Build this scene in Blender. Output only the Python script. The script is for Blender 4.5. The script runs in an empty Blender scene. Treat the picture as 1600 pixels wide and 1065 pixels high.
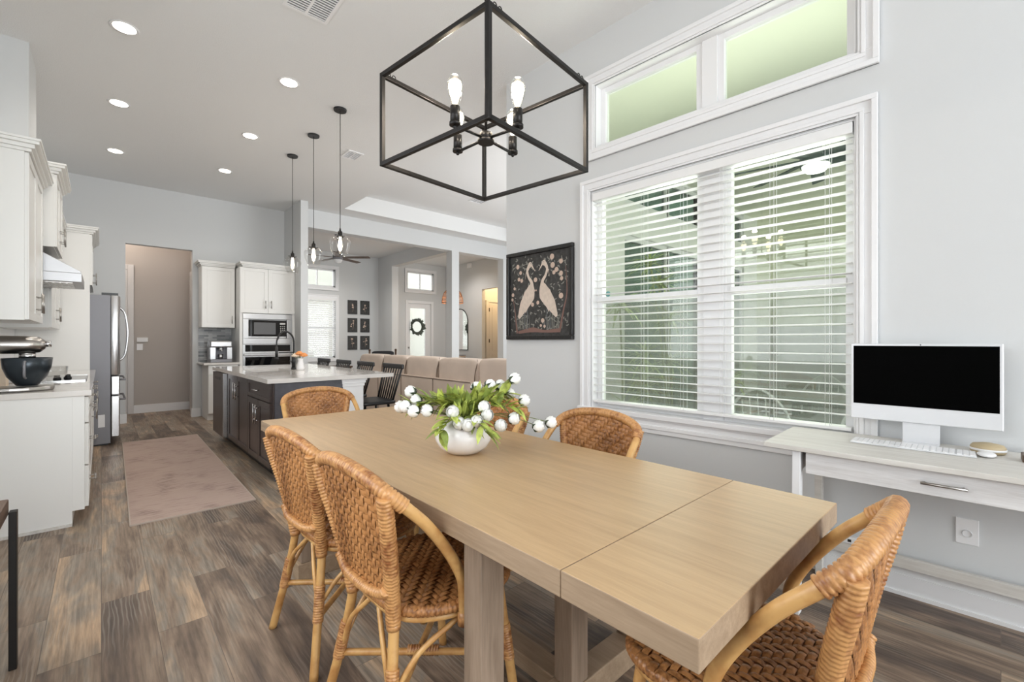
import bpy, math, random
from mathutils import Vector, Matrix
R = math.radians
PI = math.pi
random.seed(7)
sc = bpy.context.scene
col = sc.collection
# ------------------------------------------------------------------ camera
cam_d = bpy.data.cameras.new('camera'); cam = bpy.data.objects.new('camera', cam_d); col.objects.link(cam)
cam_d.sensor_width = 36; cam_d.lens = 15.75; cam_d.clip_start = .05; cam_d.clip_end = 200
cam.location = (0, 0, 1.25); cam.rotation_euler = (R(90), 0, R(-42.5))
sc.camera = cam
# ------------------------------------------------------------------ view
sc.view_settings.view_transform = 'Standard'; sc.view_settings.look = 'None'
sc.view_settings.exposure = 0.5; sc.view_settings.gamma = 1; sc.view_settings.use_curve_mapping = False
sc.render.engine = 'CYCLES'
sc.cycles.use_denoising = True
sc.cycles.max_bounces = 10; sc.cycles.diffuse_bounces = 5; sc.cycles.transparent_max_bounces = 24
sc.cycles.sample_clamp_indirect = 6; sc.cycles.caustics_reflective = False; sc.cycles.caustics_refractive = False
# ------------------------------------------------------------------ world
w = bpy.data.worlds.new('sky'); sc.world = w; w.use_nodes = True
bg = w.node_tree.nodes['Background']; bg.inputs[0].default_value = (.93, .97, 1, 1); bg.inputs[1].default_value = 3.2
def area(name, loc, rot, sx, sy, power, color=(1, 1, 1)):
    l = bpy.data.lights.new(name, 'AREA'); l.shape = 'RECTANGLE'; l.size = sx; l.size_y = sy; l.energy = power; l.color = color
    o = bpy.data.objects.new(name, l); col.objects.link(o); o.location = loc; o.rotation_euler = rot; return o
def point(name, loc, power, color=(1, .85, .68), r=.03):
    l = bpy.data.lights.new(name, 'POINT'); l.energy = power; l.color = color; l.shadow_soft_size = r
    o = bpy.data.objects.new(name, l); col.objects.link(o); o.location = loc; return o
def spot(name, loc, power, color=(1, .93, .84), ang=150, r=.06):
    l = bpy.data.lights.new(name, 'SPOT'); l.energy = power; l.color = color; l.shadow_soft_size = r; l.spot_size = R(ang); l.spot_blend = .8
    o = bpy.data.objects.new(name, l); col.objects.link(o); o.location = loc; return o
# daylight: glazed wall behind the photographer, the dining windows, the great room's sliders
area('daylight_rear', (1.0, -5.0, 1.75), (R(99), 0, 0), 3.2, 3.0, 115, (.93, .975, 1))
area('fill_left', (-.90, 1.75, 1.70), (R(98), 0, R(-90)), 2.9, 1.7, 34, (.94, .975, 1))  # unseen fill added to brighten the table and window wall
area('daylight_dining', (3.45, 1.1, 1.55), (R(112), 0, R(92.5)), 2.0, 1.8, 40, (.97, .99, 1))
area('daylight_great_room', (6.3, 3.35, 1.7), (R(98), 0, 0), 3.4, 2.6, 130, (.95, .98, 1))
# ------------------------------------------------------------------ materials
MATS = {}
def nodes(name):
    m = bpy.data.materials.new(name); m.use_nodes = True; nt = m.node_tree
    return m, nt, nt.nodes['Principled BSDF'], nt.nodes, nt.links
def mat(name, c, rough=.5, metal=0, bump=0, bscale=60, var=0, vscale=4, emit=0, coat=0, spec=.5):
    m, nt, b, N, L = nodes(name)
    b.inputs['Base Color'].default_value = (*c, 1); b.inputs['Roughness'].default_value = rough; b.inputs['Metallic'].default_value = metal
    b.inputs['Specular IOR Level'].default_value = spec
    if coat: b.inputs['Coat Weight'].default_value = coat; b.inputs['Coat Roughness'].default_value = .1
    if emit:
        b.inputs['Emission Color'].default_value = (*c, 1); b.inputs['Emission Strength'].default_value = emit
    tc = N.new('ShaderNodeTexCoord')
    if bump:
        n = N.new('ShaderNodeTexNoise'); n.inputs['Scale'].default_value = bscale; n.inputs['Detail'].default_value = 4
        L.new(tc.outputs['Object'], n.inputs['Vector'])
        bp = N.new('ShaderNodeBump'); bp.inputs['Strength'].default_value = bump; bp.inputs['Distance'].default_value = .01
        L.new(n.outputs['Fac'], bp.inputs['Height']); L.new(bp.outputs['Normal'], b.inputs['Normal'])
    if var:
        n = N.new('ShaderNodeTexNoise'); n.inputs['Scale'].default_value = vscale; n.inputs['Detail'].default_value = 3
        L.new(tc.outputs['Object'], n.inputs['Vector'])
        mr = N.new('ShaderNodeMapRange'); mr.inputs[1].default_value = .3; mr.inputs[2].default_value = .7
        mr.inputs[3].default_value = 1 - var; mr.inputs[4].default_value = 1 + var; L.new(n.outputs['Fac'], mr.inputs[0])
        mx = N.new('ShaderNodeVectorMath'); mx.operation = 'SCALE'; mx.inputs[0].default_value = c
        L.new(mr.outputs[0], mx.inputs['Scale']); L.new(mx.outputs[0], b.inputs['Base Color'])
    MATS[name] = m; return m
def wood(name, c1, c2, axis='Y', scale=2.2, stretch=14, rough=.5, bump=.15, fine=1.0):
    m, nt, b, N, L = nodes(name)
    tc = N.new('ShaderNodeTexCoord'); mp = N.new('ShaderNodeMapping'); L.new(tc.outputs['Object'], mp.inputs[0])
    s = [scale * stretch] * 3; s['XYZ'.index(axis)] = scale; mp.inputs['Scale'].default_value = s
    n = N.new('ShaderNodeTexNoise'); n.inputs['Scale'].default_value = 1; n.inputs['Detail'].default_value = 7; n.inputs['Roughness'].default_value = .62; n.inputs['Distortion'].default_value = .4
    L.new(mp.outputs[0], n.inputs['Vector'])
    n2 = N.new('ShaderNodeTexNoise'); n2.inputs['Scale'].default_value = 6 * fine; n2.inputs['Detail'].default_value = 2
    L.new(mp.outputs[0], n2.inputs['Vector'])
    ad = N.new('ShaderNodeMath'); ad.operation = 'MULTIPLY_ADD'; ad.inputs[1].default_value = .35; L.new(n2.outputs['Fac'], ad.inputs[0]); L.new(n.outputs['Fac'], ad.inputs[2])
    r = N.new('ShaderNodeValToRGB'); L.new(ad.outputs[0], r.inputs[0])
    r.color_ramp.elements[0].position = .42; r.color_ramp.elements[0].color = (*c1, 1)
    r.color_ramp.elements[1].position = .88; r.color_ramp.elements[1].color = (*c2, 1)
    L.new(r.outputs[0], b.inputs['Base Color']); b.inputs['Roughness'].default_value = rough
    bp = N.new('ShaderNodeBump'); bp.inputs['Strength'].default_value = bump; bp.inputs['Distance'].default_value = .003
    L.new(ad.outputs[0], bp.inputs['Height']); L.new(bp.outputs[0], b.inputs['Normal'])
    MATS[name] = m; return m
def floor_mat():
    m, nt, b, N, L = nodes('plank_floor')
    tc = N.new('ShaderNodeTexCoord')
    mp = N.new('ShaderNodeMapping'); mp.inputs['Rotation'].default_value = (0, 0, R(90)); L.new(tc.outputs['Object'], mp.inputs[0])
    br = N.new('ShaderNodeTexBrick'); L.new(mp.outputs[0], br.inputs['Vector'])
    br.inputs['Color1'].default_value = (0, 0, 0, 1); br.inputs['Color2'].default_value = (1, 1, 1, 1); br.inputs['Mortar'].default_value = (.5, .5, .5, 1)
    br.inputs['Scale'].default_value = 1; br.inputs['Brick Width'].default_value = 1.22; br.inputs['Row Height'].default_value = .18
    br.inputs['Mortar Size'].default_value = .0012; br.inputs['Bias'].default_value = 0; br.offset = .37
    sep = N.new('ShaderNodeSeparateColor'); L.new(br.outputs['Color'], sep.inputs[0])
    # grain coordinate: stretched along Y, shifted per plank
    cb = N.new('ShaderNodeCombineXYZ'); ml = N.new('ShaderNodeMath'); ml.operation = 'MULTIPLY'; ml.inputs[1].default_value = 37
    L.new(sep.outputs[0], ml.inputs[0]); L.new(ml.outputs[0], cb.inputs[0]); L.new(ml.outputs[0], cb.inputs[1])
    va = N.new('ShaderNodeVectorMath'); L.new(tc.outputs['Object'], va.inputs[0]); L.new(cb.outputs[0], va.inputs[1])
    def sn(sx, sy, sc_, det, ro=.6, dist=0):
        mpx = N.new('ShaderNodeMapping'); mpx.inputs['Scale'].default_value = (sx, sy, 1); L.new(va.outputs[0], mpx.inputs[0])
        n = N.new('ShaderNodeTexNoise'); n.inputs['Scale'].default_value = sc_; n.inputs['Detail'].default_value = det; n.inputs['Roughness'].default_value = ro; n.inputs['Distortion'].default_value = dist
        L.new(mpx.outputs[0], n.inputs['Vector']); return n
    n1 = sn(6, 1.1, 1, 4, .6, .5); n2 = sn(60, 3.0, 1, 5, .65, .2); n4 = sn(2.2, 1.2, 1, 2)
    mpw = N.new('ShaderNodeMapping'); mpw.inputs['Scale'].default_value = (5, .9, 1); L.new(va.outputs[0], mpw.inputs[0])
    wv = N.new('ShaderNodeTexWave'); wv.wave_type = 'BANDS'; wv.bands_direction = 'X'; wv.inputs['Scale'].default_value = 4; wv.inputs['Distortion'].default_value = 7; wv.inputs['Detail'].default_value = 1.5; wv.inputs['Detail Scale'].default_value = 1.1
    L.new(mpw.outputs[0], wv.inputs['Vector'])
    r1 = N.new('ShaderNodeValToRGB'); e = r1.color_ramp.elements
    mixv = N.new('ShaderNodeMath'); mixv.operation = 'MULTIPLY_ADD'; mixv.inputs[1].default_value = .22; L.new(sep.outputs[0], mixv.inputs[0])
    mh = N.new('ShaderNodeMath'); mh.operation = 'MULTIPLY'; mh.inputs[1].default_value = .85; L.new(n1.outputs['Fac'], mh.inputs[0]); L.new(mh.outputs[0], mixv.inputs[2])
    L.new(mixv.outputs[0], r1.inputs[0])
    e[0].position = .40; e[0].color = (.115, .085, .068, 1)
    e[1].position = .72; e[1].color = (.50, .35, .23, 1)
    x = e.new(.48); x.color = (.20, .143, .105, 1)
    x = e.new(.55); x.color = (.30, .22, .16, 1)
    x = e.new(.61); x.color = (.28, .235, .19, 1)
    mrr = N.new('ShaderNodeMapRange'); mrr.inputs[1].default_value = .35; mrr.inputs[2].default_value = .68; mrr.inputs[3].default_value = .66; mrr.inputs[4].default_value = 1.3; L.new(n2.outputs['Fac'], mrr.inputs[0])
    sc1 = N.new('ShaderNodeVectorMath'); sc1.operation = 'SCALE'; L.new(r1.outputs[0], sc1.inputs[0]); L.new(mrr.outputs[0], sc1.inputs['Scale'])
    pk = N.new('ShaderNodeMapRange'); pk.inputs[1].default_value = .62; pk.inputs[2].default_value = .95; pk.inputs[3].default_value = 0; pk.inputs[4].default_value = .30; L.new(wv.outputs['Fac'], pk.inputs[0])
    msk = N.new('ShaderNodeMapRange'); msk.inputs[1].default_value = .48; msk.inputs[2].default_value = .62; msk.inputs[3].default_value = 0; msk.inputs[4].default_value = 1; L.new(n4.outputs['Fac'], msk.inputs[0])
    mm = N.new('ShaderNodeMath'); mm.operation = 'MULTIPLY'; L.new(pk.outputs[0], mm.inputs[0]); L.new(msk.outputs[0], mm.inputs[1])
    mx = N.new('ShaderNodeMix'); mx.data_type = 'RGBA'; L.new(mm.outputs[0], mx.inputs[0]); L.new(sc1.outputs[0], mx.inputs[6]); mx.inputs[7].default_value = (.52, .47, .40, 1)
    sm = N.new('ShaderNodeMath'); sm.operation = 'MULTIPLY'; sm.inputs[1].default_value = .55; L.new(br.outputs['Fac'], sm.inputs[0])
    mx2 = N.new('ShaderNodeMix'); mx2.data_type = 'RGBA'; L.new(sm.outputs[0], mx2.inputs[0]); L.new(mx.outputs[2], mx2.inputs[6]); mx2.inputs[7].default_value = (.07, .055, .045, 1)
    L.new(mx2.outputs[2], b.inputs['Base Color']); b.inputs['Roughness'].default_value = .42; b.inputs['Specular IOR Level'].default_value = .35
    bp = N.new('ShaderNodeBump'); bp.inputs['Strength'].default_value = .2; bp.inputs['Distance'].default_value = .002; L.new(n2.outputs['Fac'], bp.inputs['Height']); L.new(bp.outputs[0], b.inputs['Normal'])
    MATS['floor'] = m; return m
def rug_mat():
    m, nt, b, N, L = nodes('rug_weave')
    tc = N.new('ShaderNodeTexCoord'); mp = N.new('ShaderNodeMapping'); mp.inputs['Scale'].default_value = (2.2, 22, 1); L.new(tc.outputs['Object'], mp.inputs[0])
    n = N.new('ShaderNodeTexNoise'); n.inputs['Scale'].default_value = 2.5; n.inputs['Detail'].default_value = 8; n.inputs['Roughness'].default_value = .7; L.new(mp.outputs[0], n.inputs['Vector'])
    mp3 = N.new('ShaderNodeMapping'); mp3.inputs['Scale'].default_value = (3.5, 2.5, 1); L.new(tc.outputs['Object'], mp3.inputs[0])
    v = N.new('ShaderNodeTexNoise'); v.inputs['Scale'].default_value = 1.2; v.inputs['Detail'].default_value = 2; L.new(mp3.outputs[0], v.inputs['Vector'])
    ad = N.new('ShaderNodeMath'); ad.operation = 'MULTIPLY_ADD'; ad.inputs[1].default_value = .45; L.new(v.outputs['Fac'], ad.inputs[0]); L.new(n.outputs['Fac'], ad.inputs[2])
    r = N.new('ShaderNodeValToRGB'); L.new(ad.outputs[0], r.inputs[0]); e = r.color_ramp.elements
    e[0].position = .55; e[0].color = (.24, .18, .16, 1); e[1].position = .72; e[1].color = (.50, .385, .335, 1); x = e.new(.62); x.color = (.42, .315, .275, 1)
    L.new(r.outputs[0], b.inputs['Base Color']); b.inputs['Roughness'].default_value = .95; b.inputs['Specular IOR Level'].default_value = .1
    MATS['rug'] = m; return m
def rattan_mat(name, c1, c2, scale=55, rough=.42):
    m, nt, b, N, L = nodes(name)
    tc = N.new('ShaderNodeTexCoord'); n = N.new('ShaderNodeTexNoise'); n.inputs['Scale'].default_value = scale; n.inputs['Detail'].default_value = 3; L.new(tc.outputs['Object'], n.inputs['Vector'])
    n2 = N.new('ShaderNodeTexNoise'); n2.inputs['Scale'].default_value = 7; L.new(tc.outputs['Object'], n2.inputs['Vector'])
    ad = N.new('ShaderNodeMath'); ad.operation = 'MULTIPLY_ADD'; ad.inputs[1].default_value = .8; L.new(n2.outputs['Fac'], ad.inputs[0]); L.new(n.outputs['Fac'], ad.inputs[2])
    r = N.new('ShaderNodeValToRGB'); L.new(ad.outputs[0], r.inputs[0]); e = r.color_ramp.elements
    e[0].position = .62; e[0].color = (*c1, 1); e[1].position = 1.1; e[1].color = (*c2, 1); e[1].position = 1.0
    L.new(r.outputs[0], b.inputs['Base Color']); b.inputs['Roughness'].default_value = rough
    MATS[name] = m; return m
def glass_mat(name, tint=(1, 1, 1), refl=1.0, ior=1.5):
    m, nt, b, N, L = nodes(name); out = N['Material Output']; N.remove(b)
    t = N.new('ShaderNodeBsdfTransparent'); t.inputs[0].default_value = (*tint, 1)
    g = N.new('ShaderNodeBsdfGlossy'); g.inputs['Roughness'].default_value = .0; g.inputs[0].default_value = (refl, refl, refl, 1)
    lw = N.new('ShaderNodeLayerWeight'); lw.inputs[0].default_value = .5
    pw = N.new('ShaderNodeMath'); pw.operation = 'POWER'; pw.inputs[1].default_value = 3; L.new(lw.outputs['Facing'], pw.inputs[0])
    f = N.new('ShaderNodeMath'); f.operation = 'MULTIPLY_ADD'; f.inputs[1].default_value = .6; f.inputs[2].default_value = (ior - 1) ** 2 / (ior + 1) ** 2; L.new(pw.outputs[0], f.inputs[0])
    x = N.new('ShaderNodeMixShader'); L.new(f.outputs[0], x.inputs[0]); L.new(t.outputs[0], x.inputs[1]); L.new(g.outputs[0], x.inputs[2]); L.new(x.outputs[0], out.inputs[0])
    MATS[name] = m; return m
def screen_mat(name, c, op):
    m, nt, b, N, L = nodes(name); out = N['Material Output']
    b.inputs['Base Color'].default_value = (*c, 1); b.inputs['Roughness'].default_value = .9
    t = N.new('ShaderNodeBsdfTransparent'); x = N.new('ShaderNodeMixShader'); x.inputs[0].default_value = op
    L.new(t.outputs[0], x.inputs[1]); L.new(b.outputs[0], x.inputs[2]); L.new(x.outputs[0], out.inputs[0]); MATS[name] = m; return m
def tile_mat():
    m, nt, b, N, L = nodes('backsplash_tile'); tc = N.new('ShaderNodeTexCoord'); mp = N.new('ShaderNodeMapping'); L.new(tc.outputs['Object'], mp.inputs[0])
    mp.inputs['Rotation'].default_value = (R(90), 0, 0)
    br = N.new('ShaderNodeTexBrick'); L.new(mp.outputs[0], br.inputs[0]); br.inputs['Scale'].default_value = 1; br.inputs['Brick Width'].default_value = .12; br.inputs['Row Height'].default_value = .03
    br.inputs['Color1'].default_value = (.12, .13, .14, 1); br.inputs['Color2'].default_value = (.5, .5, .5, 1); br.inputs['Mortar'].default_value = (.25, .25, .25, 1); br.inputs['Mortar Size'].default_value = .002
    L.new(br.outputs[0], b.inputs['Base Color']); b.inputs['Roughness'].default_value = .12; MATS['tile'] = m
WALL = mat('wall_paint', (.62, .63, .635), .75, bump=.06, bscale=260)
CEIL = mat('ceiling_paint', (.77, .775, .775), .85, bump=.35, bscale=120)
TRIM = mat('trim_white', (.80, .80, .81), .35)
CAB = mat('cabinet_white', (.78, .775, .755), .35)
DARKC = mat('cabinet_espresso', (.06, .045, .042), .3, var=.15, vscale=9)
DARKP = mat('island_end_panel', (.085, .085, .10), .4, var=.2, vscale=14)
QUARTZ = mat('quartz_counter', (.70, .67, .64), .08, var=.05, vscale=9)
STEEL = mat('brushed_steel', (.62, .62, .63), .25, 1)
STEELD = mat('steel_side_grey', (.23, .23, .25), .45, .3)
HOODS = mat('hood_steel', (.45, .45, .46), .42, .9)
NICK = mat('brushed_nickel', (.42, .40, .38), .3, 1)
BLACK = mat('black_satin', (.012, .012, .013), .35)
BLACKM = mat('black_metal', (.02, .018, .017), .38, .6)
BGLASS = mat('black_glass', (.004, .004, .005), .04)
SCREEN = mat('screen_black', (.0008, .0008, .0008), .5, spec=.02)
ALU = mat('silver_aluminium', (.72, .73, .75), .35, .25)
WPLAST = mat('white_plastic', (.82, .82, .83), .35)
floor_mat(); rug_mat(); tile_mat()
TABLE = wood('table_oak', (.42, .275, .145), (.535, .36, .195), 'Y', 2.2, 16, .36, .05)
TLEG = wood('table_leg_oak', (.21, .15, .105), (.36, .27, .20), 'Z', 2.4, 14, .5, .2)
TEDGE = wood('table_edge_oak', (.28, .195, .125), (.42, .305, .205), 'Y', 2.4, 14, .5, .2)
DESKW = wood('desk_whitewash', (.54, .51, .47), (.70, .68, .64), 'Y', 2.5, 16, .5, .15)
DESKF = wood('desk_front_whitewash', (.56, .54, .53), (.76, .75, .75), 'Y', 3, 16, .5, .15)
DWOOD = wood('dark_brown_wood', (.045, .028, .018), (.14, .08, .05), 'Y', 3, 12, .4)
CANE = rattan_mat('cane_pole', (.40, .185, .055), (.60, .35, .13), 22, .35)
WRAP = rattan_mat('cane_wrapping', (.24, .085, .028), (.56, .29, .11), 60, .38)
WEAVE = rattan_mat('cane_weave', (.17, .062, .018), (.47, .215, .075), 90, .42)
GLASSW = glass_mat('window_glass', (.92, .95, .885), 1.0)
GLASSC = glass_mat('clear_glass', (.93, .93, .925), 1, 1.5)
GLASSO = glass_mat('slider_glass', (.25, .36, .32), 1)
FSCREEN = screen_mat('insect_screen', (.40, .40, .42), .36)
BULB = mat('bulb_glow', (1, .84, .60), .5, emit=9)
CANL = mat('downlight_glow', (1, .90, .76), .5, emit=9)
BLIND = mat('blind_slat', (.80, .80, .80), .4)
SOFA = mat('sofa_linen', (.68, .57, .49), .9, bump=.2, bscale=300, var=.05)
SOFAP = mat('sofa_piping', (.22, .165, .13), .9)
PETAL = mat('white_petal', (.83, .83, .80), .7)
SEPAL = mat('dark_sepal', (.03, .05, .02), .6)
LEAF = mat('leaf_green', (.38, .44, .09), .5, var=.5, vscale=30)
LEAF2 = mat('leaf_olive', (.22, .28, .06), .5, var=.4, vscale=30)
STEM = mat('stem_green', (.16, .20, .06), .6)
VASE = mat('white_ceramic', (.80, .79, .79), .22, var=.04, vscale=12, coat=.4)
LANW = mat('lanai_paint', (.78, .80, .62), .8)
LANC = mat('lanai_ceiling_paint', (.83, .85, .70), .8)
EXTW = mat('exterior_white', (.82, .82, .80), .7)
DECK = mat('paver_deck', (.42, .41, .42), .7, var=.1, vscale=6)
FANG = mat('fan_dark_green', (.03, .07, .06), .4)
PLANTL = mat('dracaena_leaf', (.36, .46, .16), .5, var=.5, vscale=25)
PATIO = mat('patio_dark', (.035, .055, .055), .4)
FENCE = mat('lanai_knee_wall', (.55, .54, .60), .8)
ORANGE = mat('orange_petal', (.75, .30, .10), .7)
CREAMP = mat('cream_petal', (.8, .66, .52), .7)
FABB = mat('black_fabric', (.012, .012, .014), .8)
MIRR = mat('mirror_silver', (.9, .9, .9), .02, 1)
DOORP = mat('door_paint', (.68, .66, .65), .4)
HALLP = mat('hall_paint', (.50, .46, .43), .8)
SHADE = rattan_mat('lamp_rattan', (.10, .04, .015), (.26, .11, .05), 60, .6)
ARTBG = mat('art_ground', (.035, .034, .033), .6, var=.5, vscale=28)
ARTBIRD = mat('art_bird', (.62, .52, .44), .6, var=.08, vscale=40)
ARTLEAF = mat('art_leaf', (.24, .24, .21), .6)
ARTFLOW = mat('art_blossom', (.55, .42, .34), .6)
ARTBARK = mat('art_bark', (.20, .11, .09), .6)
ARTGRY = mat('art_grey', (.16, .17, .18), .6)
FRAMEB = mat('frame_black', (.012, .012, .012), .35, bump=.4, bscale=40)
TEAL = mat('teal_disc', (.12, .3, .3), .4)
TAN = mat('tan_case', (.45, .36, .22), .5)
# ------------------------------------------------------------------ mesh helpers
def catmull(pts, n=8, closed=False):
    P = [Vector(p) for p in pts]; out = []
    m = len(P)
    rng = range(m) if closed else range(m - 1)
    for i in rng:
        if closed: p0, p1, p2, p3 = P[(i - 1) % m], P[i], P[(i + 1) % m], P[(i + 2) % m]
        else: p0, p1, p2, p3 = P[max(i - 1, 0)], P[i], P[i + 1], P[min(i + 2, m - 1)]
        for k in range(n):
            t = k / n
            out.append(.5 * ((2 * p1) + (p2 - p0) * t + (2 * p0 - 5 * p1 + 4 * p2 - p3) * t * t + (3 * p1 - p0 - 3 * p2 + p3) * t ** 3))
    if not closed: out.append(P[-1].copy())
    return out
class MB:
    def __init__(s): s.v = []; s.f = []; s.m = []; s.s = []; s.mi = 0; s.M = None
    def add(s, vs, fs, smooth=False):
        o = len(s.v)
        for p in vs:
            p = Vector(p)
            s.v.append(s.M @ p if s.M else p)
        for f in fs: s.f.append([o + i for i in f]); s.m.append(s.mi); s.s.append(smooth)
        return s
    def box(s, x0, y0, z0, x1, y1, z1):
        if x0 > x1: x0, x1 = x1, x0
        if y0 > y1: y0, y1 = y1, y0
        if z0 > z1: z0, z1 = z1, z0
        return s.add([(x0, y0, z0), (x1, y0, z0), (x1, y1, z0), (x0, y1, z0), (x0, y0, z1), (x1, y0, z1), (x1, y1, z1), (x0, y1, z1)],
              [(0, 3, 2, 1), (4, 5, 6, 7), (0, 1, 5, 4), (1, 2, 6, 5), (2, 3, 7, 6), (3, 0, 4, 7)])
    def beam(s, a, b, w, t, up=(0, 0, 1)):
        a = Vector(a); b = Vector(b); d = (b - a).normalized(); u = Vector(up); sx = d.cross(u)
        if sx.length < 1e-4: sx = d.cross(Vector((1, 0, 0)))
        sx.normalize(); u = sx.cross(d)
        vs = []
        for p in (a, b):
            for i, j in ((-1, -1), (1, -1), (1, 1), (-1, 1)): vs.append(p + sx * (i * w / 2) + u * (j * t / 2))
        return s.add(vs, [(0, 1, 2, 3), (7, 6, 5, 4), (0, 4, 5, 1), (1, 5, 6, 2), (2, 6, 7, 3), (3, 7, 4, 0)])
    def tube(s, pts, r, n=10, closed=False, cap=True):
        P = [Vector(p) for p in pts]; m = len(P)
        rr = r if callable(r) else (lambda i, L=None: r if not isinstance(r, (list, tuple)) else r[i])
        T = []
        for i in range(m):
            if closed: t = P[(i + 1) % m] - P[i - 1]
            else: t = P[min(i + 1, m - 1)] - P[max(i - 1, 0)]
            T.append(t.normalized() if t.length > 1e-9 else Vector((0, 0, 1)))
        u = T[0].orthogonal().normalized(); vs = []
        for i in range(m):
            u = (u - T[i] * u.dot(T[i])); u = u.normalized() if u.length > 1e-6 else T[i].orthogonal().normalized()
            v = T[i].cross(u); ra = rr(i)
            for k in range(n):
                a = 2 * PI * k / n; vs.append(P[i] + u * (math.cos(a) * ra) + v * (math.sin(a) * ra))
        fs = []
        for i in range(m if closed else m - 1):
            j = (i + 1) % m
            for k in range(n): fs.append((i * n + k, i * n + (k + 1) % n, j * n + (k + 1) % n, j * n + k))
        if cap and not closed: fs.append(tuple(range(n - 1, -1, -1))); fs.append(tuple((m - 1) * n + k for k in range(n)))
        return s.add(vs, fs, True)
    def cyl(s, p, r, h, n=24, r2=None):
        x, y, z = p; r2 = r if r2 is None else r2; vs = []
        for k in range(n): a = 2 * PI * k / n; vs.append((x + r * math.cos(a), y + r * math.sin(a), z))
        for k in range(n): a = 2 * PI * k / n; vs.append((x + r2 * math.cos(a), y + r2 * math.sin(a), z + h))
        s.add(vs, [(k, (k + 1) % n, n + (k + 1) % n, n + k) for k in range(n)], True)
        o = len(s.v) - 2 * n
        s.f.append([o + k for k in range(n - 1, -1, -1)]); s.m.append(s.mi); s.s.append(False)
        s.f.append([o + n + k for k in range(n)]); s.m.append(s.mi); s.s.append(False)
        return s
    def lathe(s, p, prof, n=32, sx=1, sy=1):
        x, y, z = p; vs = []
        for r, h in prof:
            for k in range(n): a = 2 * PI * k / n; vs.append((x + sx * r * math.cos(a), y + sy * r * math.sin(a), z + h))
        fs = []
        for i in range(len(prof) - 1):
            for k in range(n): fs.append((i * n + k, i * n + (k + 1) % n, (i + 1) * n + (k + 1) % n, (i + 1) * n + k))
        return s.add(vs, fs, True)
    def ball(s, c, r, n=12, sx=1, sy=1, sz=1):
        prof = [(r * math.sin(PI * i / n) + 1e-5, -r * sz * math.cos(PI * i / n)) for i in range(n + 1)]
        return s.lathe(c, prof, n * 2, sx, sy)
    def pillow(s, c, size, e=.35, n=10):
        cx, cy, cz = c; a, b, d = [q / 2 for q in size]; vs = []
        def sp(t, p): return math.copysign(abs(t) ** p, t)
        nu, nv = 4 * n, 2 * n
        for i in range(nv + 1):
            ph = -PI / 2 + PI * i / nv
            for k in range(nu):
                th = 2 * PI * k / nu
                vs.append((cx + a * sp(math.cos(ph), e) * sp(math.cos(th), e), cy + b * sp(math.cos(ph), e) * sp(math.sin(th), e), cz + d * sp(math.sin(ph), e)))
        fs = [(i * nu + k, i * nu + (k + 1) % nu, (i + 1) * nu + (k + 1) % nu, (i + 1) * nu + k) for i in range(nv) for k in range(nu)]
        return s.add(vs, fs, True)
    def prism(s, poly, axis, a, b):
        n = len(poly)
        def P(u, v, w): return {'X': (w, u, v), 'Y': (u, w, v), 'Z': (u, v, w)}[axis]
        vs = [P(u, v, a) for u, v in poly] + [P(u, v, b) for u, v in poly]
        fs = [tuple(range(n - 1, -1, -1)), tuple(range(n, 2 * n))] + [(i, (i + 1) % n, n + (i + 1) % n, n + i) for i in range(n)]
        return s.add(vs, fs)
    def build(s, name, mats, parent=None, bev=0, seg=2, loc=None):
        me = bpy.data.meshes.new(name); me.from_pydata([tuple(v) for v in s.v], [], s.f)
        if not isinstance(mats, (list, tuple)): mats = [mats]
        for m in mats: me.materials.append(m)
        me.polygons.foreach_set('material_index', s.m); me.polygons.foreach_set('use_smooth', s.s); me.update()
        import bmesh
        bm = bmesh.new(); bm.from_mesh(me); bmesh.ops.recalc_face_normals(bm, faces=bm.faces); bm.to_mesh(me); bm.free()
        o = bpy.data.objects.new(name, me); col.objects.link(o)
        if parent: o.parent = parent
        if loc: o.location = loc
        if bev:
            b = o.modifiers.new('edge', 'BEVEL'); b.width = bev; b.segments = seg; b.limit_method = 'ANGLE'; b.angle_limit = R(40)
        return o
def tag(o, label, cat, group=None, kind=None):
    o['label'] = label; o['category'] = cat
    if group: o['group'] = group
    if kind: o['kind'] = kind
    return o
def thing(name, label, cat, loc=(0, 0, 0), rz=0, group=None):
    o = bpy.data.objects.new(name, None); col.objects.link(o); o.location = loc; o.rotation_euler = (0, 0, rz); o.empty_display_size = .1
    return tag(o, label, cat, group)
def struct(o, label=None):
    o['kind'] = 'structure'
    if label: o['label'] = label
    return o
def copy_tree(o, parent=None):
    c = o.copy(); col.objects.link(c)
    if parent: c.parent = parent
    for ch in [x for x in bpy.data.objects if x.parent == o]: copy_tree(ch, c)
    return c
B = lambda *a: MB().box(*a)
WA = R(2.5); WC = Vector((math.cos(WA), math.sin(WA), 0)) * 2.941
def onwall(o):
    o.location = WC; o.rotation_euler = (0, 0, WA); return o
def wallpt(off, s, z):   # point in world from wall frame
    return Vector((math.cos(WA), math.sin(WA), 0)) * (2.941 - off) + Vector((-math.sin(WA), math.cos(WA), 0)) * s + Vector((0, 0, z))
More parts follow.
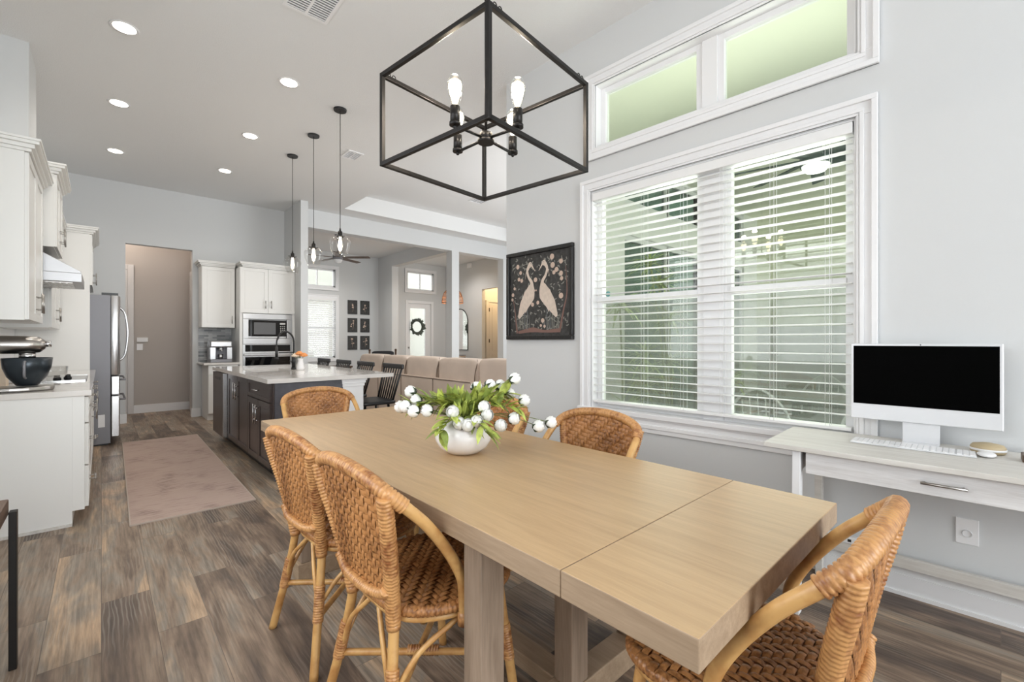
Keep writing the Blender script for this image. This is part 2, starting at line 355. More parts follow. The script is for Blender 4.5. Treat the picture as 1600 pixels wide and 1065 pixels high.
# ================================================================== SHELL
H = 3.65
m = MB(); m.box(-.82, -5.4, -.1, 3.18, 3.1, 0); m.box(-.82, 3.1, -.1, 9.8, 12.35, 0)
struct(m.build('floor', MATS['floor']))
m = MB()
m.box(-.82, -5.4, H, 3.28, 3.1, H + .1); m.box(-.82, 3.1, H, 3.25, 12.35, H + .1)
m.box(3.25, 8.05, H, 7.2, 12.35, H + .1); m.box(7.2, 3.1, H, 9.8, 12.35, H + .1); m.box(3.25, 3.1, H, 7.2, 3.4, H + .1)
m.box(3.2, 3.35, H + .1, 3.25, 8.1, H + .36); m.box(7.2, 3.35, H + .1, 7.25, 8.1, H + .36); m.box(3.25, 8.05, H + .1, 7.2, 8.1, H + .36); m.box(3.25, 3.35, H + .1, 7.2, 3.4, H + .36)
m.box(3.2, 3.35, H + .31, 7.25, 8.1, H + .36)
struct(m.build('ceiling', CEIL))
m = MB(); m.box(-.82, -5.4, 0, -.70, .24, H); m.box(-.82, .24, 0, -.70, 3.26, .89); m.box(-.82, .24, 2.61, -.70, 3.26, H); m.box(-.82, 3.26, 0, -.70, 12.2, H)
struct(m.build('wall_left', WALL))
m = MB(); m.box(-.7, -5.4, 0, 3.18, -5.28, .1); m.box(-.7, -5.4, 3.3, 3.18, -5.28, H); m.box(-.7, -5.4, .1, -.6, -5.28, 3.3); m.box(2.76, -5.4, .1, 3.18, -5.28, 3.3)
struct(m.build('wall_front', WALL))
struct(B(-.70, 5.28, 2.70, -.43, 5.82, H).build('wall_chase', WALL))
m = MB(); m.box(-.70, 8.98, 0, .268, 9.10, H); m.box(.268, 8.98, 2.74, 1.103, 9.10, H); m.box(1.103, 8.98, 0, 2.50, 9.10, H)
struct(m.build('wall_back', WALL))
m = MB(); m.box(-.70, 10.1, 0, 1.33, 10.2, H); m.box(1.21, 9.10, 0, 1.33, 10.1, H)
struct(m.build('wall_hall', HALLP))
struct(B(2.50, 8.05, 0, 2.62, 12.2, H).build('wall_stub', WALL))
m = MB(); m.box(2.62, 8.5, 3.32, 7.49, 8.72, H); m.box(5.92, 8.72, 3.32, 6.12, 11.38, H)
struct(m.build('wall_header', WALL))
struct(B(5.92, 8.5, 0, 6.12, 8.72, 3.32).build('column', WALL))
struct(B(5.92, 11.38, 0, 6.12, 12.2, H).build('wall_divider', WALL))
m = MB(); m.box(7.49, 8.5, 0, 8.25, 8.72, H)
struct(m.build('wall_great_room', WALL))
# den / foyer end wall with openings
m = MB(); y0, y1 = 12.2, 12.34
def wall_with_holes(m, a0, a1, z0, z1, holes, put):
    xs = sorted({a0, a1, *[h[0] for h in holes], *[h[1] for h in holes]}); zs = sorted({z0, z1, *[h[2] for h in holes], *[h[3] for h in holes]})
    for i in range(len(xs) - 1):
        run = None
        for j in range(len(zs) - 1):
            cx = (xs[i] + xs[i + 1]) / 2; cz = (zs[j] + zs[j + 1]) / 2
            inside = any(h[0] < cx < h[1] and h[2] < cz < h[3] for h in holes)
            if not inside:
                if run is None: run = zs[j]
            if inside and run is not None: put(xs[i], xs[i + 1], run, zs[j]); run = None
        if run is not None: put(xs[i], xs[i + 1], run, z1)
wall_with_holes(m, 2.5, 8.25, 0, H, [(3.76, 4.68, .80, 2.40), (3.76, 4.68, 2.70, 3.18), (6.86, 7.70, 0, 2.42), (6.86, 7.80, 2.82, 3.38)], lambda a, b, c, d: m.box(a, y0, c, b, y1, d))
struct(m.build('wall_far', WALL))
m = MB(); wall_with_holes(m, 3.02, 12.2, 0, H, [(9.3, 10.31, 0, 2.77)], lambda a, b, c, d: m.box(8.25, a, c, 8.37, b, d))
struct(m.build('wall_foyer', WALL))
m = MB(); m.box(9.6, 8.6, 0, 9.7, 10.8, H); m.box(8.37, 8.5, 0, 9.7, 8.6, H); m.box(8.37, 10.66, 0, 9.7, 10.8, H)
struct(m.build('wall_bedroom_hall', WALL))
# great room wall facing the lanai, with tall glass sliders
SL = [(4.60, 5.57), (5.66, 6.50), (6.56, 7.38), (7.44, 8.15)]
m = MB(); wall_with_holes(m, 2.99, 8.8, 0, H, [(4.55, 8.18, .04, 2.52), (4.55, 8.18, 2.89, 3.42)], lambda a, b, c, d: m.box(a, 3.0, c, b, 3.14, d))
struct(m.build('wall_lanai', EXTW))
m = MB()
for i, (a, b) in enumerate(SL):
    for z0, z1 in ((.04, 2.52), (2.89, 3.42)):
        m.box(a - .06, 3.03, z0, a, 3.1, z1); m.box(b, 3.03, z0, b + .06, 3.1, z1); m.box(a, 3.03, z0, b, 3.1, z0 + .06); m.box(a, 3.03, z1 - .06, b, 3.1, z1)
wo = struct(m.build('window_6', TRIM), 'white framed glass sliders of the great room seen across the lanai')
m = MB()
for a, b in SL:
    for z0, z1 in ((.1, 2.46), (2.95, 3.36)): m.box(a, 3.06, z0, b, 3.066, z1)
m.build('pane', GLASSO, wo)
# dining window wall (rotated frame: x = outward, y = along the wall)
m = MB(); wall_with_holes(m, -5.6, 3.014, 0, H, [(.385, 2.055, .72, 2.42), (.385, 2.02, 2.76, 3.25)], lambda a, b, c, d: m.box(0, a, c, .14, b, d))
onwall(struct(m.build('wall_right', WALL)))
def casing(m, a0, a1, z0, z1, wd, put):
    # three stepped mouldings on four sides
    for inset, th, d in ((0, wd, .012), (.0, wd * .3, .026), (wd * .62, wd * .22, .02), (wd * .86, wd * .14, .015)):
        i = inset
        put(a0 + i, a1 - i, z1 - i - th, z1 - i, d); put(a0 + i, a1 - i, z0 + i, z0 + i + th, d)
        put(a0 + i, a0 + i + th, z0 + i + th, z1 - i - th, d); put(a1 - i - th, a1 - i, z0 + i + th, z1 - i - th, d)
put = lambda a, b, c, d, t: m.box(-t, a, c, 0, b, d)
# window_1
m = MB(); casing(m, .295, 2.149, .63, 2.515, .09, put); m.box(-.035, .27, .70, .0, 2.17, .735); m.box(-.018, .3, .60, 0, 2.14, .63)
m.box(0, .385, .72, .13, .395, 2.42); m.box(0, 2.045, .72, .13, 2.055, 2.42); m.box(0, .395, 2.41, .13, 2.045, 2.42); m.box(0, .385, .71, .13, 2.055, .735)
win1 = onwall(struct(m.build('window_1', TRIM, bev=.003)))
m = MB()
m.box(.06, 1.075, .73, .13, 1.205, 2.41)
for a, b in ((.395, 1.075), (1.205, 2.045)):
    m.box(.07, a, .735, .12, a + .045, 2.41); m.box(.07, b - .045, .735, .12, b, 2.41); m.box(.07, a + .045, .735, .12, b - .045, .785); m.box(.07, a + .045, 2.365, .12, b - .045, 2.41); m.box(.06, a + .04, 1.545, .12, b - .04, 1.595)
m.build('window_frame', TRIM, win1, bev=.002)
m = MB()
for a, b in ((.44, 1.03), (1.25, 2.0)): m.box(.095, a, .785, .1, b, 1.545); m.box(.095, a, 1.595, .1, b, 2.365)
m.build('pane', GLASSW, win1)
m = MB()
for a, b in ((.44, 1.03), (1.25, 2.0)): m.box(.112, a, .785, .1125, b, 1.545)
m.build('insect_screen', FSCREEN, win1)
m = MB(); m.ball((0, 0, 0), .022, 8, 1, 1, 1); o = m.build('sensor_disc', TEAL, win1); o.location = (.088, 1.96, 1.62); o.scale = (.3, 1, 1)
# window_2 transom
m = MB(); casing(m, .289, 2.107, 2.665, 3.335, .09, put)
m.box(0, .385, 2.75, .13, .395, 3.25); m.box(0, 2.01, 2.75, .13, 2.02, 3.25); m.box(0, .385, 3.24, .13, 2.02, 3.25); m.box(0, .385, 2.75, .13, 2.02, 2.77)
win2 = onwall(struct(m.build('window_2', TRIM, bev=.003)))
m = MB()
m.box(.06, 1.115, 2.77, .13, 1.215, 3.24)
for a, b in ((.395, 1.115), (1.215, 2.01)):
    m.box(.07, a, 2.77, .12, a + .04, 3.24); m.box(.07, b - .04, 2.77, .12, b, 3.24); m.box(.07, a + .04, 2.77, .12, b - .04, 2.80); m.box(.07, a + .04, 3.20, .12, b - .04, 3.24)
m.build('window_frame', TRIM, win2, bev=.002)
m = MB()
for a, b in ((.435, 1.075), (1.255, 1.97)): m.box(.095, a, 2.80, .1, b, 3.20)
m.build('pane', GLASSW, win2)
# blind on window_1
bl = thing('window_blind', 'wide white horizontal slat blind lowered over the dining window', 'window blind', WC, WA)
m = MB(); m.box(-.012, .40, 2.345, .055, 2.04, 2.405); m.build('headrail', BLIND, bl, bev=.004)
m = MB(); nS = 28; zt = 2.315; dz = (zt - .80) / nS
for i in range(nS):
    z = zt - i * dz
    m.add([(.002, .405, z + .002), (.022, .405, z + .005), (.044, .405, z - .001), (.044, .405, z - .004), (.022, .405, z + .002), (.002, .405, z - .001),
           (.002, 2.035, z + .002), (.022, 2.035, z + .005), (.044, 2.035, z - .001), (.044, 2.035, z - .004), (.022, 2.035, z + .002), (.002, 2.035, z - .001)],
          [(0, 1, 7, 6), (1, 2, 8, 7), (2, 3, 9, 8), (3, 4, 10, 9), (4, 5, 11, 10), (5, 0, 6, 11), (0, 5, 4, 1), (1, 4, 3, 2), (6, 7, 10, 11), (7, 8, 9, 10)])
m.build('slats', BLIND, bl)
m = MB(); m.box(-.006, .405, .772, .052, 2.035, .79); m.build('bottom_rail', BLIND, bl, bev=.003)
for yy in (.50, .77, 1.055, 1.31, 1.60, 1.96):
    m = MB()
    for xx in (-.006, .052): m.tube([(xx, yy, .785), (xx, yy, 2.35)], .0012, 5)
    m.tube([(-.008, yy + .02, .79), (-.008, yy + .02, 2.35)], .001, 5)
    m.build('ladder_cord', BLIND, bl)
# added window in the left wall, out of view, brightening the dining side
m = MB(); casing(m, .15, 3.35, .80, 2.70, .09, lambda a, b, c, d, t: m.box(-.70, a, c, -.70 + t, b, d))
for a in ((.24, .30, .89, 2.61), (3.20, 3.26, .89, 2.61), (.30, 3.20, .89, .95), (.30, 3.20, 2.55, 2.61), (1.72, 1.78, .95, 2.55)): m.box(-.81, a[0], a[2], -.74, a[1], a[3])
w7 = struct(m.build('window_added', TRIM)); B(-.78, .30, .95, -.775, 3.20, 2.55).build('pane', GLASSC, w7)
struct(B(-4.1, -4, -.2, -4.0, 8, 2.9).build('wall_sky_screen', FENCE)); struct(B(-4.0, -4, -.2, -.9, 8, -.1).build('ground_added', DECK))  # unseen wall and ground added to grey the reflected sky
# window_3/4 (den), window_5 (foyer)
def far_window(name, x0, x1, z0, z1, wd=.09, mull=True, rail=False, label=None):
    m = MB(); casing(m, x0 - wd, x1 + wd, z0 - wd, z1 + wd, wd, lambda a, b, c, d, t: m.box(a, 12.2 - t, c, b, 12.2, d))
    for a, b, c, d in ((x0, x1, z0, z0 + .04), (x0, x1, z1 - .04, z1), (x0, x0 + .04, z0, z1), (x1 - .04, x1, z0, z1)): m.box(a, 12.24, c, b, 12.3, d)
    if mull: m.box((x0 + x1) / 2 - .012, 12.25, z0, (x0 + x1) / 2 + .012, 12.29, z1)
    if rail: m.box(x0, 12.25, (z0 + z1) / 2 - .03, x1, 12.3, (z0 + z1) / 2 + .03)
    o = struct(m.build(name, TRIM), label)
    B(x0 + .04, 12.27, z0 + .04, x1 - .04, 12.275, z1 - .04).build('pane', GLASSC, o)
    return o
far_window('window_3', 3.76, 4.68, .80, 2.40, rail=True, mull=False)
far_window('window_4', 3.76, 4.68, 2.70, 3.18)
far_window('window_5', 6.86, 7.80, 2.82, 3.38)
b2 = thing('window_blind', 'small white slat blind on the den window behind the island', 'window blind', (0, 0, 0))
m = MB(); m.box(3.77, 12.16, 2.33, 4.67, 12.23, 2.4); m.build('headrail', BLIND, b2)
m = MB()
for i in range(26):
    z = 2.30 - i * .056; m.add([(3.78, 12.165, z - .014), (4.66, 12.165, z - .014), (4.66, 12.205, z + .014), (3.78, 12.205, z + .014), (3.78, 12.165, z - .011), (4.66, 12.165, z - .011), (4.66, 12.205, z + .017), (3.78, 12.205, z + .017)],
        [(0, 3, 2, 1), (4, 5, 6, 7), (0, 1, 5, 4), (1, 2, 6, 5), (2, 3, 7, 6), (3, 0, 4, 7)])
m.build('slats', BLIND, b2)
# outside the front: pale porch, its wall widened to screen the bright sky
struct(B(2.6, 15.5, -.1, 15, 15.6, 5.2).build('wall_porch', mat('porch_paint', (.42, .42, .37), .8)))
struct(B(2.0, 12.36, -.1, 10, 17, -.02).build('floor_porch', DECK))
# front door
m = MB(); m.box(6.86, 12.22, .02, 6.97, 12.265, 2.41); m.box(7.50, 12.22, .02, 7.70, 12.265, 2.41); m.box(6.97, 12.22, .02, 7.50, 12.265, .22); m.box(6.97, 12.22, 2.26, 7.50, 12.265, 2.41)
for a, b, c, e in ((6.79, 6.87, 0, 2.49), (7.69, 7.78, 0, 2.49), (6.87, 7.69, 2.41, 2.49)): m.box(a, 12.18, c, b, 12.2, e)
m.box(7.70, 12.2, 0, 7.71, 12.3, 2.42)
d2 = struct(m.build('door_2', TRIM, bev=.004), 'white front door with a tall clear glass pane')
B(6.97, 12.238, .22, 7.50, 12.245, 2.26).build('pane', GLASSC, d2)
m = MB(); m.ball((6.915, 12.20, 1.05), .03); m.build('door_handle', NICK, d2)
# hall door, foyer side door
m = MB(); m.box(-.45, 10.075, 0, .33, 10.1, 2.47); m.box(.33, 10.07, 0, .41, 10.1, 2.56); m.box(-.55, 10.07, 2.47, .33, 10.1, 2.56)
struct(m.build('door_1', DOORP, bev=.004), 'pale door with white casing at the end of the hall')
m = MB(); m.box(1.185, 9.25, 0, 1.21, 9.33, 2.5); m.box(1.185, 9.93, 0, 1.21, 10.0, 2.5); m.box(1.185, 9.33, 2.43, 1.21, 9.93, 2.5); m.box(1.195, 9.33, 0, 1.21, 9.93, 2.43)
d4 = struct(m.build('door_4', DOORP), 'hall side door beside the kitchen opening')
for z in (.3, 1.25, 2.2): B(1.178, 9.35, z, 1.195, 9.38, z + .1).build('hinge', NICK, d4)
m = MB(); m.box(8.76, 10.60, .01, 9.50, 10.64, 2.42)
for z0, z1 in ((.15, .45), (.55, .85), (.95, 2.3)): m.box(8.88, 10.59, z0, 9.38, 10.60, z1)
m.box(8.64, 10.58, 0, 8.74, 10.66, 2.50); m.box(8.74, 10.60, 2.44, 9.58, 10.66, 2.50)
d3 = struct(m.build('door_3', DOORP, bev=.003), 'pale panel door inside the warmly lit bedroom hall')
for z in (.3, 1.2, 2.15): B(8.735, 10.575, z, 8.765, 10.60, z + .11).build('hinge', BLACKM, d3)
# baseboards
def baseboard(name, boxes, mt=TRIM):
    m = MB()
    for b in boxes: m.box(*b)
    return struct(m.build(name, mt, bev=.003))
m = MB(); m.box(-.016, -5.3, 0, 0, 3.03, .13); m.box(-.022, -5.3, 0, 0, 3.03, .10); m.box(-.03, -5.3, 0, 0, 3.03, .018)
onwall(struct(m.build('baseboard_right', TRIM)))
baseboard('baseboard_back', [(.2, 8.962, 0, .268, 8.98, .14), (1.103, 8.962, 0, 1.21, 8.98, .14), (1.087, 8.962, 0, 1.103, 9.1, .14), (.268, 8.962, 0, .284, 9.1, .14)])
baseboard('baseboard_hall', [(.41, 10.084, 0, 1.194, 10.1, .14), (1.194, 9.1, 0, 1.21, 9.25, .14)])
# ================================================================== LANAI
struct(B(3.3, -6, -.12, 11, 3.0, -.04).build('floor_lanai', DECK))
struct(B(3.3, -6, 3.45, 9.0, 3.0, 3.55).build('ceiling_lanai', LANC))
m = MB(); m.box(8.8, -6, 2.55, 8.92, .3, 3.45); m.box(8.8, .3, 1.5, 8.92, 3.0, 3.45); m.box(8.8, -3.2, 0, 8.92, -2.9, 2.55); m.box(3.3, -6, 2.6, 8.8, -5.9, 3.45)
struct(m.build('wall_lanai_beam', LANW))
struct(B(8.8, .3, 0, 8.92, 3.0, 1.499).build('wall_lanai_knee', FENCE))
struct(B(11.5, -7, 0, 11.6, 5, 2.3).build('wall_garden_fence', FENCE))
struct(B(9, -8, -.3, 30, 8, -.13).build('ground_lawn', mat('lawn', (.30, .31, .25), .9, var=.3, vscale=3)))
# ================================================================== DINING TABLE
tb = thing('dining_table', 'long pale oak trestle dining table with a seam near its close end', 'table', (1.183, 1.7, 0))
def tp(name, m, mt, bev=.003, lab=None):
    o = m.build(name, mt, tb, bev=bev); o.location = (-1.183, -1.7, 0)
    if lab: o['label'] = lab
    return o
def top_mb(y0, y1):
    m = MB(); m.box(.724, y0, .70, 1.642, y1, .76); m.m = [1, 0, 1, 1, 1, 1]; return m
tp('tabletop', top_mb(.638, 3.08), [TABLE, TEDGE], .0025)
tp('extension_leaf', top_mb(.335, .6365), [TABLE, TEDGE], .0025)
for y in (.96, 2.46):
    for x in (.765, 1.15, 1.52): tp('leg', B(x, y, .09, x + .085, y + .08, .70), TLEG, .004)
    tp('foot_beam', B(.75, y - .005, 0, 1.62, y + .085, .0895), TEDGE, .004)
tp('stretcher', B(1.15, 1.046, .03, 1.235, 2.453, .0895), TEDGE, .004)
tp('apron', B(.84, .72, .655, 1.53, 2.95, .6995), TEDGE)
# ================================================================== RATTAN CHAIRS
def resample(P, step):
    P = [Vector(p) for p in P]; out = [P[0]]; acc = 0
    for a, b in zip(P, P[1:]):
        L = (b - a).length; t = step - acc
        while t <= L: out.append(a.lerp(b, t / L)); t += step
        acc = (L - (t - step))
    out.append(P[-1]); return out
def wrapped(m, P, r, pitch=.0105, n=9, rng=random.Random(3)):
    Q = resample(catmull(P, 8), pitch / 4)
    rr = []
    for i in range(len(Q)):
        if i % 4 == 0: k = rng.uniform(.85, 1.15)
        rr.append(r - .0022 if i % 4 == 0 else r + .0012 * k)
    m.tube(Q, rr, n)
def cane(m, P, r, n=10): m.tube(catmull(P, 8), r, n)
def weave(m, P, cell, U, V, inside, side=1, h=.0042, lift=0.0):
    nu = int(U / cell); nv = int(V / cell)
    def pt(u, v, hh):
        p, nrm = P(u * U / nu, v * V / nv); return p + nrm * (hh * side)
    for i in range(-1, nu):
        for j in range(nv + 1):
            k = (i - j) % 4
            if k == 0 and j < nv: a0, a1, b0, b1, ver = i, i + 2, j, j + 1, False
            elif k == 2: a0, a1, b0, b1, ver = i, i + 1, j - 1, j + 1, True
            else: continue
            a0 = max(a0, 0); a1 = min(a1, nu); b0 = max(b0, 0); b1 = min(b1, nv)
            if a1 <= a0 or b1 <= b0 or not inside((a0 + a1) / 2 * U / nu, (b0 + b1) / 2 * V / nv): continue
            vs = []
            L = (0.02, .28, .72, .98); W = (.04, .5, .96); hl = (-.3, 1, 1, -.3); hw = (.25, 1, .25)
            for a in range(4):
                for b in range(3):
                    if ver: u = a0 + (a1 - a0) * W[b]; v = b0 + (b1 - b0) * L[a]
                    else: u = a0 + (a1 - a0) * L[a]; v = b0 + (b1 - b0) * W[b]
                    vs.append(pt(u, v, lift + h * hl[a] * (.6 + .4 * hw[b]) + h * .4 * hw[b] - h * .3))
            m.add(vs, [(a * 3 + b, a * 3 + b + 1, a * 3 + b + 4, a * 3 + b + 3) for a in range(3) for b in range(2)], True)
def make_chair(label, group):
    t = thing('rattan_chair', label, 'chair', group=group)
    # ---- seat outline
    def outline(k=1.0, n=48):
        pts = []
        ctl = [(-.205, 0), (-.20, .10), (-.165, .18), (-.06, .243), (.06, .245), (.16, .225), (.215, .17), (.228, .08), (.23, 0), (.228, -.08), (.215, -.17), (.16, -.225), (.06, -.245), (-.06, -.243), (-.165, -.18), (-.20, -.10)]
        return [(p.x * k, p.y * k) for p in catmull([(a, b, 0) for a, b in ctl], 5, True)]
    O = outline()
    def inside(u, v):
        x, y = u - .21, v - .25; c = False
        for i in range(len(O)):
            x1, y1 = O[i]; x2, y2 = O[i - 1]
            if (y1 > y) != (y2 > y) and x < (x2 - x1) * (y - y1) / (y2 - y1) + x1: c = not c
        return c
    m = MB(); m.prism(outline(.97), 'Z', .445, .470)
    wrapped(m, [(x * .965, y * .965, .459) for x, y in O[::4]] + [(O[0][0] * .965, O[0][1] * .965, .459)], .0165, .013, 10)
    def SP(u, v):
        x, y = u - .21, v - .25
        return Vector((x, y, .474 + .004 * (1 - (x * x + y * y) / .06))), Vector((0, 0, 1))
    weave(m, SP, .0185, .44, .5, inside, 1, .0055)
    m.build('seat', WEAVE, t)
    m = MB(); m.tube(catmull([(x * .93, y * .93, .432) for x, y in O[::5]], 4, True), .0115, 9, True); m.build('seat_frame', CANE, t)
    # ---- back
    zt, zb = .845, .53
    def hw(z): return .165 + (z - zb) / (zt - zb) * .068
    def bx(z): return -.222 - (z - .42) / .41 * .063
    def arch(y, z0=.875):  # hoop height over y
        return z0 - .055 * (abs(y) / .235) ** 2.4
    def BP(u, v):
        f = u / .36; g = v / .34; z = zb - .01 + g * .365
        y = (f - .5) * 2 * (hw(min(z, zt)) - .012)
        z = min(z, arch(y) - .004)
        bulge = .006 * (1 - (2 * f - 1) ** 2) - .004
        return Vector((bx(z) - bulge, y, z)), Vector((1, 0, .15)).normalized()
    m = MB(); nu, nv = 18, 12; vs = []
    for off in (.001, -.001):
        for i in range(nu + 1):
            for j in range(nv + 1):
                p, nn = BP(i / nu * .36, j / nv * .34); vs.append(p + nn * off)
    K = (nu + 1) * (nv + 1); fs = []
    for i in range(nu):
        for j in range(nv):
            a = i * (nv + 1) + j; fs.append((a, a + 1, a + nv + 2, a + nv + 1)); fs.append((K + a, K + a + nv + 1, K + a + nv + 2, K + a + 1))
    m.add(vs, fs, True)
    ins = lambda u, v: BP(u, v)[0].z < arch(BP(u, v)[0].y) - .006
    weave(m, BP, .0165, .36, .34, lambda u, v: True, 1, .004, .002); weave(m, BP, .0165, .36, .34, lambda u, v: True, -1, .004, .002)
    m.build('backrest', WEAVE, t)
    for s in (1, -1):
        m = MB(); wrapped(m, [(-.205, s * .138, .43), (-.214, s * .150, .50), (-.24, s * .185, .64), (-.268, s * .218, .76), (-.283, s * .232, .835)], .0215, .0115)
        m.build('back_post', WRAP, t)
    m = MB(); wrapped(m, [(bx(.545) , -.160, .545), (bx(.53), -.140, .528), (-.25, -.08, .520), (-.252, 0, .517), (-.25, .08, .520), (bx(.53), .140, .528), (bx(.545), .160, .545)], .0145, .0105)
    m.build('back_rail', WRAP, t)
    # ---- hoop: bare cane down both sides, wrapped across the top
    S = [(-.035, .252, .415), (-.04, .257, .50), (-.052, .258, .56), (-.098, .257, .645), (-.165, .255, .735), (-.232, .248, .803)]
    T = [(-.232, .248, .803), (-.272, .225, .842), (-.292, .16, .870), (-.30, .08, .884), (-.303, 0, .888)]
    m = MB(); cane(m, S + T[1:] + [(a, -b, c) for a, b, c in T[-2::-1]] + [(a, -b, c) for a, b, c in S[-2::-1]], .0165, 12)
    hp = m.build('arm_hoop', CANE, t)
    m = MB(); wrapped(m, T + [(a, -b, c) for a, b, c in T[-2::-1]], .0208, .0115, 11); m.build('top_wrapping', WRAP, hp)
    for s in (1, -1):
        q = (-.036, s * .253, .425); m = MB(); m.tube([(q[0], q[1], q[2] - .02), (q[0], q[1], q[2] + .02)], .019, 10); m.build('binding', WRAP, hp)
    # ---- legs
    for s in (1, -1):
        m = MB(); cane(m, [(-.203, s * .136, .46), (-.205, s * .14, .40), (-.225, s * .165, .25), (-.268, s * .222, 0)], .016, 12); lg = m.build('leg', CANE, t)
        m = MB(); wrapped(m, [(-.217, s * .156, .31), (-.235, s * .179, .185)], .019, .009)
        m.build('binding', WRAP, lg); m = MB(); m.tube([(-.204, s * .137, .412), (-.2045, s * .138, .432)], .021, 10); m.build('binding', WRAP, lg)
        m = MB(); cane(m, [(.165, s * .185, .43), (.185, s * .198, .25), (.215, s * .218, 0)], .016, 12); lg = m.build('leg', CANE, t)
        m = MB(); wrapped(m, [(.181, s * .195, .29), (.194, s * .204, .17)], .019, .009); m.build('binding', WRAP, lg)
        m = MB(); cane(m, [(-.235, s * .178, .20), (.192, -s * .203, .19)], .0115, 10); sr = m.build('stretcher', CANE, t)
        if s == 1:
            m = MB(); wrapped(m, [(-.06, .03, .197), (.02, -.04, .195)], .0165, .009); m.build('binding', WRAP, sr)
        for a in (0, 1):
            m = MB()
            if a: cane(m, [(-.226, s * .166, .235), (-.15, s * .185, .335), (-.06, s * .215, .395), (.0, s * .225, .425)], .0085, 8)
            else: cane(m, [(-.228, s * .160, .235), (-.222, s * .115, .335), (-.205, s * .06, .395), (-.195, s * .03, .425)], .0085, 8)
            m.build('brace', CANE, t)
            m = MB()
            if a: cane(m, [(.187, s * .19, .235), (.13, s * .20, .335), (.07, s * .21, .395), (.03, s * .215, .425)], .0085, 8)
            else: cane(m, [(.189, s * .185, .235), (.20, s * .13, .335), (.205, s * .07, .395), (.205, s * .03, .425)], .0085, 8)
            m.build('brace', CANE, t)
    return t
CH = make_chair('woven rattan chair seen from behind on the left of the table, nearest the table leg', 'rattan dining chairs')
CH.location = (.83, 1.338, 0); CH.rotation_euler.z = R(1)
for x, y, a, lab in (
    (.83, 1.94, 3, 'rattan chair on the left of the table, next to the espresso island, seen from behind'),
    (1.19, 3.17, -90, 'rattan chair at the far head of the table in front of the island end'),
    (1.565, 2.12, 180, 'rattan chair on the window side, mostly hidden behind the vase of white flowers'),
    (1.565, 1.37, 180, 'rattan chair on the window side, its woven back clear below the blind'),
    (1.205, .455, 90, 'rattan chair at the close head of the table beside the desk')):
    c = copy_tree(CH); c.location = (x, y, 0); c.rotation_euler.z = R(a); c['label'] = lab
# ================================================================== VASE & FLOWERS
vz = .7605
va = MB(); prof = [(.0, .0), (.055, 0), (.075, .006), (.108, .03), (.125, .062), (.126, .085), (.112, .118), (.085, .138), (.062, .147), (.056, .150), (.054, .146), (.06, .14), (.0, .10)]
VX, VY = 1.176, 1.60
v = va.lathe((0, 0, 0), prof, 48).build('vase', VASE, loc=(VX, VY, vz)); v.scale = (.98, .98, .98)
tag(v, 'round squat white ceramic vase standing on the dining table', 'vase')
Fv = Vector((math.sin(R(42.5)), math.cos(R(42.5)), 0)); Rv = Vector((math.cos(R(42.5)), -math.sin(R(42.5)), 0))
def flower(px, py, dep, lab, r=.026):
    """blossom at image-plane offset (metres right of / above vase base) and depth offset"""
    root = Vector((VX, VY, vz + .14)); tip = Vector((VX, VY, vz)) + Rv * px + Fv * dep + Vector((0, 0, py))
    d = (tip - root); hor = Vector((d.x, d.y, 0))
    t = thing('ranunculus', lab, 'flower', (VX, VY, vz + .12), group='white ranunculus in the vase')
    o = Vector((VX, VY, vz + .12)); m = MB()
    P = [Vector((0, 0, 0)) + hor * .05, (root - o) + hor * .1 + Vector((0, 0, .01)), (root - o) + hor * .5 + Vector((0, 0, max(.03, d.z * .7))), tip - o]
    m.tube(catmull(P, 6), .0017, 6); m.build('stem', STEM, t)
    out = (hor.normalized() + Vector((0, 0, .25 if py > .1 else -.25))).normalized(); q = out.to_track_quat('Z', 'Y').to_matrix().to_4x4()
    m = MB(); m.M = Matrix.Translation(tip - o) @ q
    rg = random.Random(int(px * 1e4) + int(py * 1e4))
    m.ball((0, 0, 0), r * .86, 8)
    for ring, (n, tilt, k) in enumerate(((6, 60, 1.0), (6, 32, .97), (5, 10, .9))):
        for i in range(n):
            a = 2 * PI * (i + .5 * ring) / n + rg.uniform(-.1, .1); vs = []
            for u in range(4):
                for w_ in range(4):
                    el = R(-55 + (u / 3) * (tilt + 55)); az = a + (w_ / 3 - .5) * 1.25 * math.cos(el * .8)
                    rr = r * (k + .04 * ring + (.13 if u == 3 else -.03 if u == 0 else .04) - (.05 if w_ in (0, 3) else 0))
                    vs.append((rr * math.cos(el) * math.cos(az), rr * math.cos(el) * math.sin(az), rr * math.sin(el)))
            m.add(vs, [(u * 4 + w_, u * 4 + w_ + 1, u * 4 + w_ + 5, u * 4 + w_ + 4) for u in range(3) for w_ in range(3)], True)
    m.build('blossom', PETAL, t)
    m = MB(); m.M = Matrix.Translation(tip - o) @ q
    for i in range(5):
        a = 2 * PI * i / 5; ca, sa = math.cos(a), math.sin(a)
        m.add([(.003 * -sa, .003 * ca, -r * 1.05), (.003 * sa, -.003 * ca, -r * 1.05), (r * .75 * ca + .006 * sa, r * .75 * sa - .006 * ca, -r * .8), (r * 1.12 * ca, r * 1.12 * sa, -r * .2), (r * .75 * ca - .006 * sa, r * .75 * sa + .006 * ca, -r * .8)], [(0, 1, 2, 3, 4)])
    m.build('sepal', SEPAL, t)
    return t
S_ = 700 / 1.994
def fx(px): return (px - 718) / S_
def fy(py): return (704 - py) / S_
